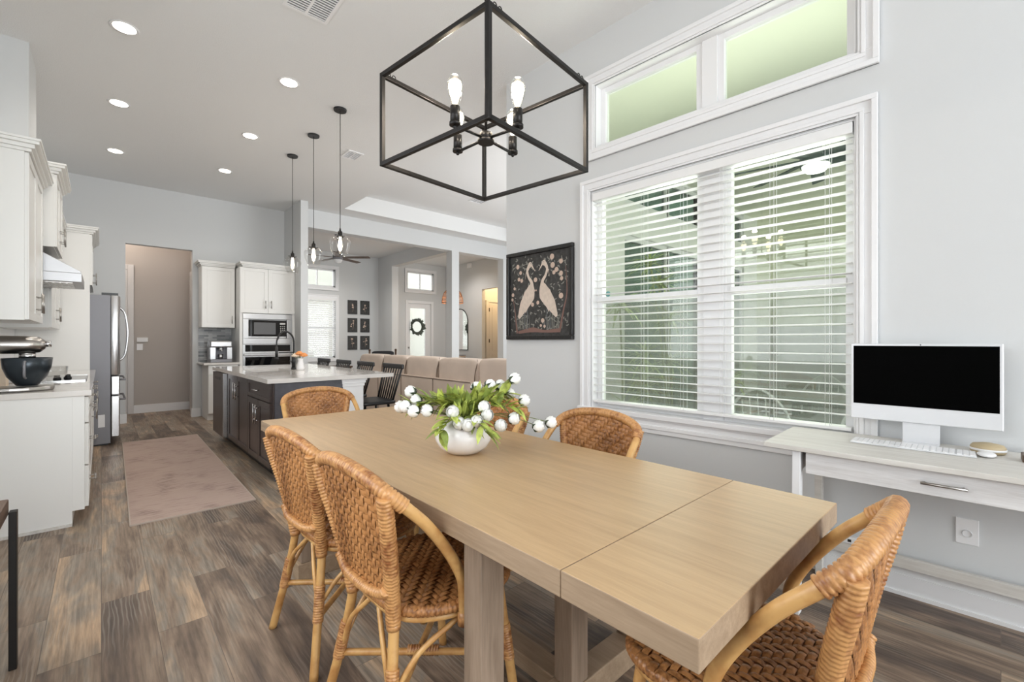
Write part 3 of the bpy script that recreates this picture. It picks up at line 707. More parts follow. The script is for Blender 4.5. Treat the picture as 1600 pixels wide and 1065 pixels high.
FL = [(632, 613, .06, 'upper white ranunculus at the far left end of the bouquet'), (621, 634, .0, 'smallest white bud at the left tip of the bouquet'),
      (631, 632, -.03, 'full white ranunculus near the left tip, just inside the smallest bud'), (645, 638, -.05, 'white ranunculus drooping lowest on the left side of the bouquet'),
      (644, 625, .02, 'white ranunculus half hidden behind leaves on the left side'), (665, 637, -.05, 'single white ranunculus just left of the vase rim, under the leaves'),
      (706, 636, -.10, 'wide white ranunculus lying on the vase rim left of centre'), (716, 652, -.115, 'white ranunculus at the left of the row over the vase front'),
      (729, 654, -.125, 'greyish open ranunculus in the middle of the row over the vase front'), (742, 649, -.115, 'white ranunculus at the right of the row over the vase front'),
      (751, 631, -.06, 'upper of two stacked white ranunculus right of the vase centre'), (756, 642, -.08, 'lower of two stacked white ranunculus right of the vase centre'),
      (735, 608, .10, 'white ranunculus rising at the back centre among leaves'), (757, 604, .10, 'white ranunculus at the back right, left of its pair'),
      (773, 605, .12, 'white ranunculus at the back right, right of its pair'), (788, 619, .12, 'white ranunculus tucked under the wide leaf on the right'),
      (797, 592, .05, 'highest white ranunculus, sticking up at the right'), (812, 626, .04, 'white ranunculus beside the hidden chair back'),
      (796, 649, -.05, 'upper white ranunculus hanging right of the vase'), (776, 657, -.09, 'lowest white ranunculus hanging right of the vase'),
      (833, 662, -.03, 'second white ranunculus from the far right tip'), (853, 658, .0, 'white ranunculus at the far right tip of the bouquet')]
for a, b, dpt, lab in FL: flower(fx(a), fy(b), dpt, lab)
def leaf_mesh(m, P0, d, up, L, Wd, curl=.15):
    d = Vector(d).normalized(); s = d.cross(Vector(up)).normalized(); n = s.cross(d)
    vs = []; K = 7
    for i in range(K):
        t = i / (K - 1); w_ = Wd * math.sin(PI * min(1, t * .93 + .07) ** .8) * .5; c = Vector(P0) + d * (L * t) + n * (-curl * L * t * t)
        vs += [c - s * w_ + n * (w_ * .35), c, c + s * w_ + n * (w_ * .35)]
    m.add(vs, [(i * 3 + j, i * 3 + j + 1, i * 3 + j + 4, i * 3 + j + 3) for i in range(K - 1) for j in range(2)], True)
rl = random.Random(11)
LS = [(-.22, .20, 'far left'), (-.17, .22, 'left'), (-.12, .20, 'left of centre'), (-.07, .22, 'inner left'), (-.02, .23, 'centre'), (.03, .21, 'centre right'), (.09, .23, 'right of centre'),
      (.14, .24, 'right'), (.19, .25, 'upper right'), (.24, .20, 'far right'), (-.07, .125, 'low left'), (.11, .12, 'low right')]
names = ['olive leaf sprig fanning to the far left of the bouquet', 'leaf sprig spreading left in the bouquet, next inside the far left one', 'leaf sprig standing left of the bouquet centre', 'leaf sprig just left of the bouquet centre',
         'upright leaf sprig at the bouquet centre', 'leaf sprig just right of the bouquet centre', 'bright leaf sprig rising right of the bouquet centre', 'leaf sprig leaning right over the flowers',
         'leaf sprig reaching up to the highest flower', 'leaf sprig pointing to the far right flowers', 'low leaf sprig drooping over the left vase rim', 'low leaf sprig hanging at the right of the vase']
for (px_, pz_, _), nm in zip(LS, names):
    low = pz_ < .15
    dep = -.17 if low else rl.uniform(-.05, .09)
    t = thing('leaf_sprig', nm, 'leaves', (VX, VY, vz + .12), group='green leaf sprigs in the vase')
    tip = Rv * px_ + Fv * dep + Vector((0, 0, pz_ - .12)); base = Vector((0, 0, .0))
    mid = tip * .45 + Vector((0, 0, .05 if not low else .055))
    P = catmull([base, mid, tip], 8); m = MB(); m.tube(P, .0016, 6); m.build('stem', STEM, t)
    m = MB(); m2 = MB()
    for i in range(3, len(P)):
        for k in (0, 1) if i % 2 else (0,):
            a = rl.uniform(0, 2 * PI); dd = (P[i] - P[i - 1]).normalized()
            o1 = dd.orthogonal().normalized(); o2 = dd.cross(o1)
            d_ = (dd * .75 + (o1 * math.cos(a) + o2 * math.sin(a)) * .75 + Vector((0, 0, .25 if not low else -.3)))
            leaf_mesh(m if rl.random() < .75 else m2, P[i], d_, (o1 * math.sin(a) - o2 * math.cos(a)) if abs(d_.normalized().z) > .8 else (0, 0, 1), rl.uniform(.06, .098), rl.uniform(.024, .036))
    mm = MB(); mm.v = m.v + m2.v; mm.f = m.f + [[i + len(m.v) for i in f] for f in m2.f]; mm.m = [0] * len(m.f) + [1] * len(m2.f); mm.s = [True] * len(mm.f)
    mm.build('leaves', [LEAF, LEAF2], t)
# ================================================================== CHANDELIER
ca = thing('chandelier', 'black open box frame chandelier with four glowing filament bulbs over the table', 'chandelier', (1.165, 1.43, 1.955), R(7))
L2 = .295; hh = .375; bt = .0165
m = MB()
for sx in (-1, 1):
    for sy in (-1, 1): m.box(sx * L2 - bt / 2, sy * L2 - bt / 2, 0, sx * L2 + bt / 2, sy * L2 + bt / 2, hh)
for z in (bt / 2, hh - bt / 2):
    for s in (-1, 1):
        m.box(-L2, s * L2 - bt / 2, z - bt / 2, L2, s * L2 + bt / 2, z + bt / 2); m.box(s * L2 - bt / 2, -L2, z - bt / 2, s * L2 + bt / 2, L2, z + bt / 2)
m.build('frame', BLACKM, ca, bev=.0015)
for sx in (-1, 1):
    for sy in (-1, 1):
        m = MB()
        for k in (.03, .055):
            a = Vector((sx * (L2 - k), sy * L2, hh + .006)); m.tube([a + Vector((.008 * math.cos(q), 0, .008 * math.sin(q))) for q in [2 * PI * i / 10 for i in range(10)]], .002, 6, True)
        m.build('ring', BLACKM, ca)
m = MB(); m.cyl((0, 0, .12), .026, .028); m.cyl((0, 0, .108), .034, .012); m.build('hub', BLACKM, ca)
m = MB(); m.tube([(0, 0, .14), (0, 0, 3.65 - 1.955 - .03)], .006, 10); m.build('rod', BLACKM, ca)
m = MB(); m.cyl((0, 0, 3.65 - 1.955 - .03), .065, .0295); m.build('ceiling_plate', BLACKM, ca)
m = MB(); m.beam((-L2, -L2, hh - .008), (L2, L2, hh - .008), .012, .012)
for k in range(4):
    a = PI / 2 * k; c, s = math.cos(a), math.sin(a)
    m = MB(); m.tube([(.02 * c, .02 * s, .125), (.172 * c, .172 * s, .118)], .006, 8); arm = m.build('arm', BLACKM, ca)
    m = MB(); m.cyl((.17 * c, .17 * s, .128), .0185, .062); m.cyl((.17 * c, .17 * s, .118), .022, .012); m.ball((.17 * c, .17 * s, .112), .008); m.build('socket', BLACKM, arm)
    m = MB(); m.lathe((.17 * c, .17 * s, .186), [(.012, 0), (.014, .012), (.024, .045), (.031, .075), (.030, .098), (.02, .118), (.001, .126)], 20); m.build('bulb', GLASSC, arm)
    m = MB(); m.lathe((.17 * c, .17 * s, .196), [(.004, 0), (.010, .012), (.020, .045), (.026, .070), (.023, .088), (.001, .103)], 16); m.build('filament', BULB, arm)
# ================================================================== DESK & COMPUTER (wall frame)
dk = thing('desk', 'whitewashed wooden desk with one wide drawer under the window', 'desk', WC, WA)
m = MB(); m.box(-.575, -.75, .747, -.03, .665, .769); m.build('desk_top', DESKW, dk, bev=.002)
m = MB(); m.box(-.54, -.70, .645, -.50, .50, .7465); dr = m.build('drawer', DESKF, dk, bev=.002)
m = MB(); m.tube([(-.565, -.02, .694), (-.565, .11, .694)], .0055, 10)
for y in (-.01, .10): m.tube([(-.565, y, .694), (-.54, y, .694)], .0045, 8)
m.build('handle', NICK, dr)
m = MB(); m.box(-.4995, -.70, .65, -.05, .50, .7465); m.build('drawer_case', DESKF, dk)
for y in (.535, -.72):
    m = MB(); m.beam((-.525, y, .746), (-.55, y, 0), .032, .05, (1, 0, 0)); m.build('leg', TRIM, dk, bev=.002)
    m = MB(); m.beam((-.085, y, .746), (-.06, y, 0), .032, .05, (1, 0, 0)); m.build('leg', DESKW, dk, bev=.002)
    m = MB(); m.box(-.52, y - .012, .65, -.1, y + .012, .74); m.build('side_rail', DESKF, dk)
m = MB(); m.box(-.075, -.70, .152, -.05, .52, .205); m.build('lower_rail', DESKW, dk, bev=.002)
mo = thing('computer', 'thin silver desktop computer with a black screen standing on the desk', 'computer', wallpt(.11, .13, .7695), WA)
m = MB(); m.box(-.012, -.262, .095, .0, .262, .468); m.build('housing', ALU, mo, bev=.004)
m = MB(); m.box(-.0135, -.25, .17, -.0122, .25, .457); m.build('screen', SCREEN, mo)
m = MB(); m.ball((-.0125, 0, .462), .0025, 6); m.build('camera_lens', BLACK, mo)
m = MB(); m.box(.0, -.065, .004, .012, .065, .20); m.box(-.055, -.065, 0, .075, .065, .005); m.build('stand', ALU, mo, bev=.002)
kb = thing('keyboard', 'long white and silver keyboard lying on the desk in front of the screen', 'keyboard', wallpt(.245, .16, .7695), WA)
m = MB(); m.box(-.057, -.209, 0, .057, .209, .008); m.build('case', ALU, kb, bev=.003)
m = MB()
for r_ in range(6):
    y = .203; widths = [.0165] * 14 if r_ else [.0165] * 14
    for k in range(21):
        if k in (14, 18): y -= .004
        if r_ == 5 and 3 < k < 9: 
            if k == 4: m.box(.047 - r_ * .0185 - .015, y - .085, .008, .047 - r_ * .0185, y, .0105)
            y -= .0192; continue
        m.box(.047 - r_ * .0185 - .0075, y - .0165, .008, .047 - r_ * .0185 + .0075, y, .0105); y -= .0192
m.build('keys', WPLAST, kb)
ms = MB(); ms.ball((0, 0, 0), .05, 10, .58, 1, .2); mo2 = ms.build('mouse', WPLAST, loc=wallpt(.235, -.078, .7805)); mo2.rotation_euler.z = WA + R(90)
tag(mo2, 'white low domed computer mouse beside the keyboard', 'computer mouse')
cs = MB(); cs.lathe((0, 0, 0), [(.0, 0), (.05, 0), (.055, .006), (.055, .026), (.048, .036), (.02, .042), (.0, .042)], 28); cs.mi = 1; cs.lathe((0, 0, .012), [(.0555, 0), (.0565, .001), (.0565, .008), (.0555, .009)], 28)
c_ = cs.build('trinket_box', [TAN, WPLAST], loc=wallpt(.13, -.085, .7695)); tag(c_, 'small round tan lidded box behind the mouse', 'box')
o = B(-.04, -.11, 0, .04, .05, .03).build('wooden_tray', DWOOD, bev=.004, loc=wallpt(.22, -.225, .7695)); o.rotation_euler.z = WA
tag(o, 'brown wooden object on the desk at the right edge', 'tray')
m = MB(); m.box(-.006, -.038, 0, 0, .038, .118); ot = m.build('wall_outlet', WPLAST, bev=.002, loc=wallpt(0, -.023, .315)); ot.rotation_euler.z = WA
m = MB(); m.tube([(-.008, .016 * math.cos(a), .05 + .016 * math.sin(a)) for a in [2 * PI * i / 16 for i in range(16)]], .0015, 6, True); m.build('socket_ring', ALU, ot)
tag(ot, 'white square wall plate under the desk, above the lower rail', 'wall outlet')
m = MB(); m.box(-.02, -.13, 0, .02, .13, .035); ps = m.build('power_strip', WPLAST, bev=.004, loc=wallpt(.063, .44, .206)); ps.rotation_euler.z = WA
m = MB()
for k in range(4): m.box(-.0205, -.10 + k * .055, .010, -.0200, -.085 + k * .055, .024)
m.build('sockets', BLACK, ps)
tag(ps, 'white power strip on the desk lower rail near its left end', 'power strip')
# ================================================================== PICTURE
pc = thing('framed_picture', 'black framed dark painting of two pale wading birds facing each other', 'picture', WC, WA)
s0, s1, z0, z1 = 2.218, 2.985, 1.263, 2.052; fw = .035
m = MB()
for a, b, c, d in ((s0, s1, z0, z0 + fw), (s0, s1, z1 - fw, z1), (s0, s0 + fw, z0 + fw, z1 - fw), (s1 - fw, s1, z0 + fw, z1 - fw)): m.box(-.035, a, c, -.001, b, d)
m.build('frame', FRAMEB, pc, bev=.005)
B(-.012, s0 + fw, z0 + fw, -.002, s1 - fw, z1 - fw).build('canvas', ARTBG, pc)
cw, ch_ = s1 - s0 - 2 * fw, z1 - z0 - 2 * fw
def A(u, v, d=.013): return (-d, s1 - fw - u * cw, z0 + fw + v * ch_)
def ribbon(m, P, W, d=.013):
    Q = catmull([(a, b, 0) for a, b in P], 6); vs = []
    for i, q in enumerate(Q):
        t = (Q[min(i + 1, len(Q) - 1)] - Q[max(i - 1, 0)]).normalized(); f = i / (len(Q) - 1) * (len(W) - 1); k = min(int(f), len(W) - 2); ww = (W[k] + (W[k + 1] - W[k]) * (f - k)) / 2
        vs += [A(q.x - t.y * ww, q.y + t.x * ww, d), A(q.x + t.y * ww, q.y - t.x * ww, d)]
    m.add(vs, [(2 * i, 2 * i + 1, 2 * i + 3, 2 * i + 2) for i in range(len(Q) - 1)])
def disc(m, u, v, r, d=.0132, n=10): m.add([A(u + r * math.cos(2 * PI * i / n), v + r * math.sin(2 * PI * i / n), d) for i in range(n)], [tuple(range(n))])
rg = random.Random(4)
m = MB()
for k in range(230):   # foliage
    u, v = rg.uniform(.03, .97), rg.uniform(.05, .97)
    if .2 < u < .75 and .3 < v < .8 and rg.random() < .5: continue
    a = rg.uniform(0, 2 * PI); l = rg.uniform(.025, .055); ribbon(m, [(u, v), (u + l * .5 * math.cos(a), v + l * .5 * math.sin(a)), (u + l * math.cos(a + .4), v + l * math.sin(a + .4))], [.002, .016, .001], .0126)
for k in range(26):
    u = rg.choice([rg.uniform(.1, .35), rg.uniform(.6, .9)]); ribbon(m, [(u, .08), (u + rg.uniform(-.02, .02), .16), (u + rg.uniform(-.06, .06), .26)], [.008, .006, .001], .0127)
m.build('painted_foliage', ARTLEAF, pc)
m = MB()
ribbon(m, [(.06, .45), (.09, .3), (.11, .15), (.13, .03)], [.008, .014, .02, .03]); ribbon(m, [(.93, .8), (.95, .5), (.9, .3), (.84, .05)], [.008, .014, .02, .03])
ribbon(m, [(.15, .04), (.4, .07), (.6, .05), (.85, .06)], [.03, .06, .03, .05]); m.build('painted_branches', ARTBARK, pc)
m = MB()
for u, v, r in [(.14, .87, .03), (.19, .79, .025), (.16, .71, .025), (.21, .69, .025), (.08, .6, .02), (.05, .52, .025), (.04, .46, .02), (.72, .93, .035), (.73, .83, .035), (.79, .77, .03), (.86, .86, .03), (.75, .74, .025), (.86, .72, .03), (.87, .66, .025), (.86, .46, .035),
                (.45, .68, .03), (.43, .55, .015), (.46, .55, .012), (.40, .38, .026), (.49, .40, .024), (.57, .18, .028), (.54, .12, .018), (.60, .11, .02)]: disc(m, u, v, r)
m.build('painted_blossoms', ARTFLOW, pc)
m = MB()
for mir in (0, 1):
    X = (lambda u: u) if not mir else (lambda u: .92 - u)
    if mir: X = lambda u: .50 + (.45 - u) * 1.02
    ribbon(m, [(X(.345), .865), (X(.31), .80), (X(.335), .72), (X(.385), .65), (X(.375), .56)], [.055, .035, .035, .045, .11], .0140)
    ribbon(m, [(X(.385), .62), (X(.345), .50), (X(.25), .37), (X(.16), .22)], [.07, .19, .15, .03], .0142)
    ribbon(m, [(X(.30), .38), (X(.29), .32), (X(.28), .28)], [.06, .03, .002], .0141)
    disc(m, X(.36), .875, .033, .0143); ribbon(m, [(X(.38), .87), (X(.41), .83), (X(.445), .785)], [.03, .016, .003], .0141)
    ribbon(m, [(X(.325), .84), (X(.29), .78), (X(.275), .70)], [.012, .009, .002], .0139)
m.build('painted_birds', ARTBIRD, pc)
m = MB()
for mir in (0, 1):
    X = (lambda u: u) if not mir else (lambda u: .50 + (.45 - u) * 1.02)
    for u in (.26, .31): ribbon(m, [(X(u), .34), (X(u + .005), .2), (X(u), .07)], [.012, .008, .008], .0136)
    disc(m, X(.372), .885, .006, .0146)
m.build('painted_legs', ARTGRY, pc)
# ================================================================== KITCHEN helpers
def shaker(m, face, a0, a1, z0, z1, at, d=.02, fr=.06):
    """door slab with raised frame. face 'X+' at x=at (extends +x), 'Y-' at y=at (extends -y)"""
    def bx(u0, u1, w0, w1, t0, t1):
        if face == 'X+': m.box(at + t0, u0, w0, at + t1, u1, w1)
        elif face == 'X-': m.box(at - t1, u0, w0, at - t0, u1, w1)
        else: m.box(u0, at - t1, w0, u1, at - t0, w1)
    bx(a0, a1, z0, z1, 0, d * .6)
    for u0, u1, w0, w1 in ((a0, a1, z0, z0 + fr), (a0, a1, z1 - fr, z1), (a0, a0 + fr, z0 + fr, z1 - fr), (a1 - fr, a1, z0 + fr, z1 - fr)): bx(u0, u1, w0, w1, d * .6, d)
    if a1 - a0 > .2 and z1 - z0 > .3: bx(a0 + fr + .012, a1 - fr - .012, z0 + fr + .012, z1 - fr - .012, d * .6, d * .72)
def bar_handle(face, at, u, z, L, vert=True, par=None, mt=None, name='handle', out=.032):
    m = MB()
    def P(t, uu, zz): return {'X+': (at + t, uu, zz), 'X-': (at - t, uu, zz), 'Y-': (uu, at - t, zz)}[face]
    if vert: m.tube([P(out, u, z - L / 2), P(out, u, z + L / 2)], .006, 8); [m.tube([P(0, u, z + k * L * .32), P(out, u, z + k * L * .32)], .004, 6) for k in (-1, 1)]
    else: m.tube([P(out, u - L / 2, z), P(out, u + L / 2, z)], .006, 8); [m.tube([P(0, u + k * L * .32, z), P(out, u + k * L * .32, z)], .004, 6) for k in (-1, 1)]
    return m.build(name, mt or NICK, par)
def door(face, a0, a1, z0, z1, at, par, hu=None, hz=None, L=.14, mt=CAB, vert=True, name='door', fr=.055):
    m = MB(); shaker(m, face, a0, a1, z0, z1, at, fr=fr); d = m.build(name, mt, par, bev=.0015)
    if hu is not None: bar_handle(face, at + (.02 if face[1] == '+' else 0) if face == 'X+' else (at - .02), hu, hz, L, vert, d) if face != 'X-' else bar_handle(face, at - .02, hu, hz, L, vert, d)
    return d
def crown(m, x0, x1, y0, y1, z, face='X+', lo=1, hi=1):
    for k, (dz, e) in enumerate(((0, .012), (.02, .028), (.045, .05), (.065, .058))):
        h = (.02, .025, .02, .015)[k]
        if face == 'X+': m.box(x0, y0 - e * lo, z + dz, x1 + e, y1 + e * hi, z + dz + h)
        else: m.box(x0 - e * lo, y0 - e, z + dz, x1 + e * hi, y1, z + dz + h)
def body(name, x0, y0, z0, x1, y1, z1, mt, par): return B(x0, y0, z0, x1, y1, z1).build(name, mt, par, bev=.0015)
# ---- left run
cb = thing('base_cabinet', 'long white base cabinet run along the left wall with drawers and doors', 'cabinet', (0, 0, 0))
body('body', -.698, 4.26, .10, -.085, 7.19, .875, CAB, cb)
m = MB(); m.box(-.698, 4.24, 0, -.145, 4.26, .875); m.box(-.145, 4.24, .10, -.085, 4.26, .875); m.build('end_panel', CAB, cb, bev=.001)
body('toe_kick', -.698, 4.26, 0, -.145, 7.19, .0995, CAB, cb)
B(-.70, 4.228, 0, -.145, 4.2395, .018).build('shoe_moulding', DESKW, cb)
yy = 4.265
for k, wdt in enumerate((.55, .90, .50, .45, .50)):
    a, b = yy + .004, yy + wdt - .004
    if k in (0, 3):
        for z0, z1 in ((.11, .39), (.40, .68), (.69, .865)): door('X+', a, b, z0, z1, -.085, cb, (a + b) / 2, (z0 + z1) / 2, .16, CAB, False, 'drawer', .04)
    else:
        door('X+', a, b, .72, .865, -.085, cb, (a + b) / 2, .79, .16, CAB, False, 'drawer', .035); door('X+', a, b, .11, .71, -.085, cb, b - .05, .60, .14)
    yy += wdt
o = B(-.70, 4.225, .876, -.05, 7.195, .914).build('countertop', QUARTZ, bev=.002); tag(o, 'beige quartz countertop on the left white cabinets', 'countertop')
ck = thing('cooktop', 'black glass cooktop with two visible dark knobs in the left counter', 'cooktop', (-.36, 5.62, .9145))
m = MB(); m.box(-.25, -.38, 0, .26, .38, .008); m.build('glass_top', BGLASS, ck, bev=.002)
m = MB(); m.box(-.255, -.385, 0, .265, -.38, .009); m.box(-.255, .38, 0, .265, .385, .009); m.box(.26, -.385, 0, .265, .385, .009); m.box(-.255, -.385, 0, -.25, .385, .009); m.build('trim', STEEL, ck)
for y in (-.16, -.05):
    m = MB(); m.cyl((.14 if y > -.1 else .08, y, .008), .026, .012); m.cyl((.14 if y > -.1 else .08, y, .02), .021, .022, r2=.018); m.build('knob', BLACK, ck)
# upper cabinets
def upper(lab, y0, y1, z0, z1, xf, hy, hz, doors=1, group=None, L=.14):
    t = thing('wall_cabinet', lab, 'cabinet', (0, 0, 0))
    body('body', -.698, y0, z0, xf - .02, y1, z1, CAB, t)
    w_ = (y1 - y0) / doors
    for k in range(doors):
        door('X+', y0 + k * w_ + .003, y0 + (k + 1) * w_ - .003, z0 + .004, z1 - .004, xf - .02, t, (y0 + (k + 1) * w_ - .05) if k == 0 and doors > 1 or doors == 1 else y0 + k * w_ + .05, hz, L)
    m = MB(); crown(m, -.698, xf, y0, y1, z1, hi=0 if y0 > 6 else 1); m.build('crown_moulding', CAB, t, bev=.002)
upper('tall white wall cabinet nearest on the left, above the stand mixer', 4.24, 5.18, 1.385, 2.47, -.345, 0, 1.52, 2)
upper('higher white wall cabinet above the steel range hood', 5.24, 5.98, 2.02, 2.62, -.27, 0, 2.16, 2)
upper('white wall cabinet between the range hood and the refrigerator panel', 6.02, 7.15, 1.375, 2.47, -.345, 0, 1.52, 2)
rh = thing('range_hood', 'stainless steel sloped range hood above the cooktop', 'range hood', (0, 0, 0))
m = MB(); m.prism([(-.70, 1.82), (-.127, 1.82), (-.127, 1.835), (-.42, 2.015), (-.70, 2.015)], 'Y', 5.25, 5.97); m.build('canopy', HOODS, rh, bev=.002)
m = MB(); m.box(-.70, 5.245, 1.745, -.122, 5.975, 1.82); m.build('rim', HOODS, rh, bev=.003)
for y in (5.3, 5.62):
    m = MB(); m.box(-.60, y, 1.738, -.18, y + .28, 1.7445); [m.box(-.58 + .04 * k, y + .02, 1.734, -.57 + .04 * k, y + .26, 1.738) for k in range(10)]; m.build('filter', NICK, rh)
# refrigerator surround
rs = thing('refrigerator_cabinet', 'tall white panel and cabinet around and above the refrigerator', 'cabinet', (0, 0, 0))
body('side_panel', -.698, 7.20, .0, -.10, 7.235, 2.50, CAB, rs)
rs.children[0].scale = (1, 1, 1)
body('body', -.698, 7.236, 1.90, -.10, 8.30, 2.50, CAB, rs)
door('X+', 7.205, 7.76, 1.905, 2.495, -.10, rs, 7.70, 2.03, .14); door('X+', 7.765, 8.295, 1.905, 2.495, -.10, rs, 7.82, 2.03, .14)
m = MB(); crown(m, -.70, -.08, 7.20, 8.30, 2.50); m.build('crown_moulding', CAB, rs, bev=.002)
fr_ = thing('refrigerator', 'stainless steel refrigerator with grey side and curved door handles', 'refrigerator', (0, 0, 0))
m = MB(); m.box(-.66, 7.245, .02, .08, 8.155, 1.80); m.build('body', STEELD, fr_, bev=.004)
m = MB(); m.box(.0, 7.26, 1.80, .15, 7.40, 1.83); m.box(.0, 8.0, 1.80, .15, 8.14, 1.83); m.build('hinge_cover', BLACK, fr_)
def fdoor(y0, y1, z0, z1):
    m = MB(); P = [(.085, y0), (.085, y1)]
    for k in range(9): f = k / 8; P.append((.145 + .03 * math.sin(PI * f) ** .7, y1 + (y0 - y1) * f))
    m.prism(P, 'Z', z0, z1); m.s = [True] * len(m.s); m.s[0] = m.s[1] = False; return m.build('door', STEEL, fr_, bev=.003)
for y0, y1, hy in ((7.25, 7.695, 7.64), (7.705, 8.15, 7.76)):
    d_ = fdoor(y0, y1, .84, 1.80); m = MB(); m.tube(catmull([(.17, hy, 1.68), (.225, hy, 1.60), (.25, hy, 1.35), (.225, hy, 1.08), (.17, hy, 1.0)], 6), .011, 8); m.build('handle', STEEL, d_)
for z0, z1 in ((.60, .825), (.09, .585)):
    m = MB(); m.box(.085, 7.25, z0, .165, 8.15, z1); d_ = m.build('freezer_drawer', STEEL, fr_, bev=.01, seg=3)
    m = MB(); m.tube([(.165, 7.34, z1 - .05), (.215, 7.34, z1 - .05), (.215, 8.06, z1 - .05), (.165, 8.06, z1 - .05)], .011, 8); m.build('handle', STEELD, d_)
body('toe_grille', -.6, 7.27, .0, .06, 8.13, .0195, BLACK, fr_)
m = MB(); m.box(-.03, 7.2435, .22, .03, 7.2449, .37); m.build('label_sticker', WPLAST, fr_)
# stand mixer
mx = thing('stand_mixer', 'grey stand mixer with a dark metal bowl on the left counter', 'stand mixer', (-.44, 4.45, .9145), R(0))
m = MB(); m.prism([(.20 * math.cos(a) * (1 if math.cos(a) > 0 else 1.1), .115 * math.sin(a)) for a in [2 * PI * i / 28 for i in range(28)]], 'Z', 0, .03); m.build('base', NICK, mx, bev=.01, seg=3)
m = MB(); m.prism([(-.20, .03), (-.10, .03), (-.115, .12), (-.10, .24), (-.20, .26), (-.215, .14)], 'Y', -.055, .055); m.build('column', NICK, mx, bev=.02, seg=3)
m = MB(); m.lathe((0, 0, 0), [(.001, -.20), (.04, -.195), (.062, -.16), (.068, -.05), (.066, .06), (.058, .13), (.03, .155), (.001, .16)], 24); o = m.build('motor_head', NICK, mx); o.rotation_euler = (0, R(90), 0); o.location = (0, 0, .31); o.scale = (.9, 1, 1)
m = MB(); m.tube([(.15, 0, .315), (.185, 0, .315)], .02, 14); m.build('hub_cap', STEEL, mx)
m = MB(); m.cyl((.07, 0, .215), .04, .04); m.tube([(.07, 0, .21), (.07, 0, .13)], .007, 8); m.build('planetary', STEEL, mx)
m = MB(); m.lathe((.07, 0, .035), [(.001, 0), (.05, .0), (.06, .012), (.095, .06), (.115, .12), (.122, .185), (.119, .187), (.11, .12), (.05, .02)], 36); m.build('bowl', mat('dark_bowl', (.035, .045, .055), .28, .5), mx)
m = MB(); m.tube(catmull([(.07, -.12, .20), (.07, -.165, .19), (.07, -.165, .11), (.07, -.10, .09)], 6), .007, 8); m.build('bowl_handle', STEELD, mx)
# glass dish behind mixer
m = MB(); m.lathe((0, 0, 0), [(.05, 0), (.052, .006), (.018, .012), (.014, .03), (.02, .045), (.085, .055), (.10, .075), (.105, .135), (.102, .137), (.095, .075), (.01, .052)], 30); o = m.build('footed_glass_bowl', GLASSC, loc=(-.30, 5.02, .9145)); tag(o, 'clear fluted footed glass bowl beside the cooktop', 'glass bowl')
m = MB(); m.box(-.05, -.06, 0, .05, .06, .20); o = m.build('utensil_box', CREAMP, bev=.006, loc=(-.56, 4.95, .9145)); tag(o, 'cream box standing behind the stand mixer', 'box')
o = B(-.699, 4.26, .915, -.692, 7.19, 1.374).build('backsplash', TRIM); struct(o); o.name = 'trim_1'
# rug
rg_ = MB(); rg_.box(-.372, -1.64, 0, .372, 1.64, .008); o = rg_.build('runner_rug', MATS['rug'], loc=(.54, 5.60, .0005)); o.rotation_euler.z = R(-.8)
tag(o, 'faded dusty pink runner rug on the kitchen floor', 'rug')
m = MB()
for a in ((-.378, -1.646, 0, -.370, 1.646, .0095), (.370, -1.646, 0, .378, 1.646, .0095), (-.37, -1.648, 0, .37, -1.638, .0095), (-.37, 1.638, 0, .37, 1.648, .0095)): m.box(*a)
m.build('hem', mat('rug_hem', (.5, .42, .36), .9), o)
# ---- back run
bc = thing('base_cabinet', 'small white base cabinet under the coffee machine beside the hall opening', 'cabinet', (0, 0, 0))
body('body', 1.23, 8.39, .10, 1.645, 8.97, .872, CAB, bc); body('toe_kick', 1.23, 8.45, 0, 1.645, 8.97, .0995, CAB, bc)
door('Y-', 1.235, 1.64, .72, .865, 8.39, bc, 1.437, .79, .12, CAB, False, 'drawer', .035); door('Y-', 1.235, 1.64, .11, .71, 8.39, bc, 1.59, .60, .13)
o = B(1.17, 8.345, .8725, 1.652, 8.975, .905).build('countertop', QUARTZ, bev=.002); tag(o, 'small quartz countertop carrying the coffee machine', 'countertop')
o = B(1.18, 8.968, .906, 1.655, 8.979, 1.467).build('trim_2', MATS['tile']); struct(o, 'grey mosaic tile backsplash behind the coffee machine')
uc = thing('wall_cabinet', 'white single door wall cabinet above the coffee machine', 'cabinet', (0, 0, 0))
body('body', 1.182, 8.67, 1.468, 1.645, 8.975, 2.46, CAB, uc); door('Y-', 1.187, 1.642, 1.472, 2.455, 8.67, uc, 1.60, 1.60, .13)
m = MB(); crown(m, 1.182, 1.645, 8.65, 8.97, 2.46, 'Y-', hi=0); m.build('crown_moulding', CAB, uc, bev=.002)
cm = thing('coffee_machine', 'stainless steel espresso coffee machine on the small counter', 'coffee machine', (1.43, 8.66, .9055))
m = MB(); m.box(-.15, -.15, 0, .15, .17, .05); m.box(-.15, .0, .05, .15, .17, .24); m.build('body', STEELD, cm, bev=.008)
m = MB(); m.box(-.15, -.16, .24, .15, .17, .345); m.build('head', STEEL, cm, bev=.02, seg=3)
for x in (-.115, .115): body('side_column', x - .035, -.14, .05, x + .035, -.01, .24, STEEL, cm)
m = MB(); m.cyl((0, -.07, .19), .04, .05); m.tube([(0, -.07, .20), (0, -.17, .19)], .011, 8); m.build('group_head', STEEL, cm)
m = MB(); m.cyl((0, -.07, .055), .03, .075, r2=.036); m.build('pitcher', STEEL, cm)
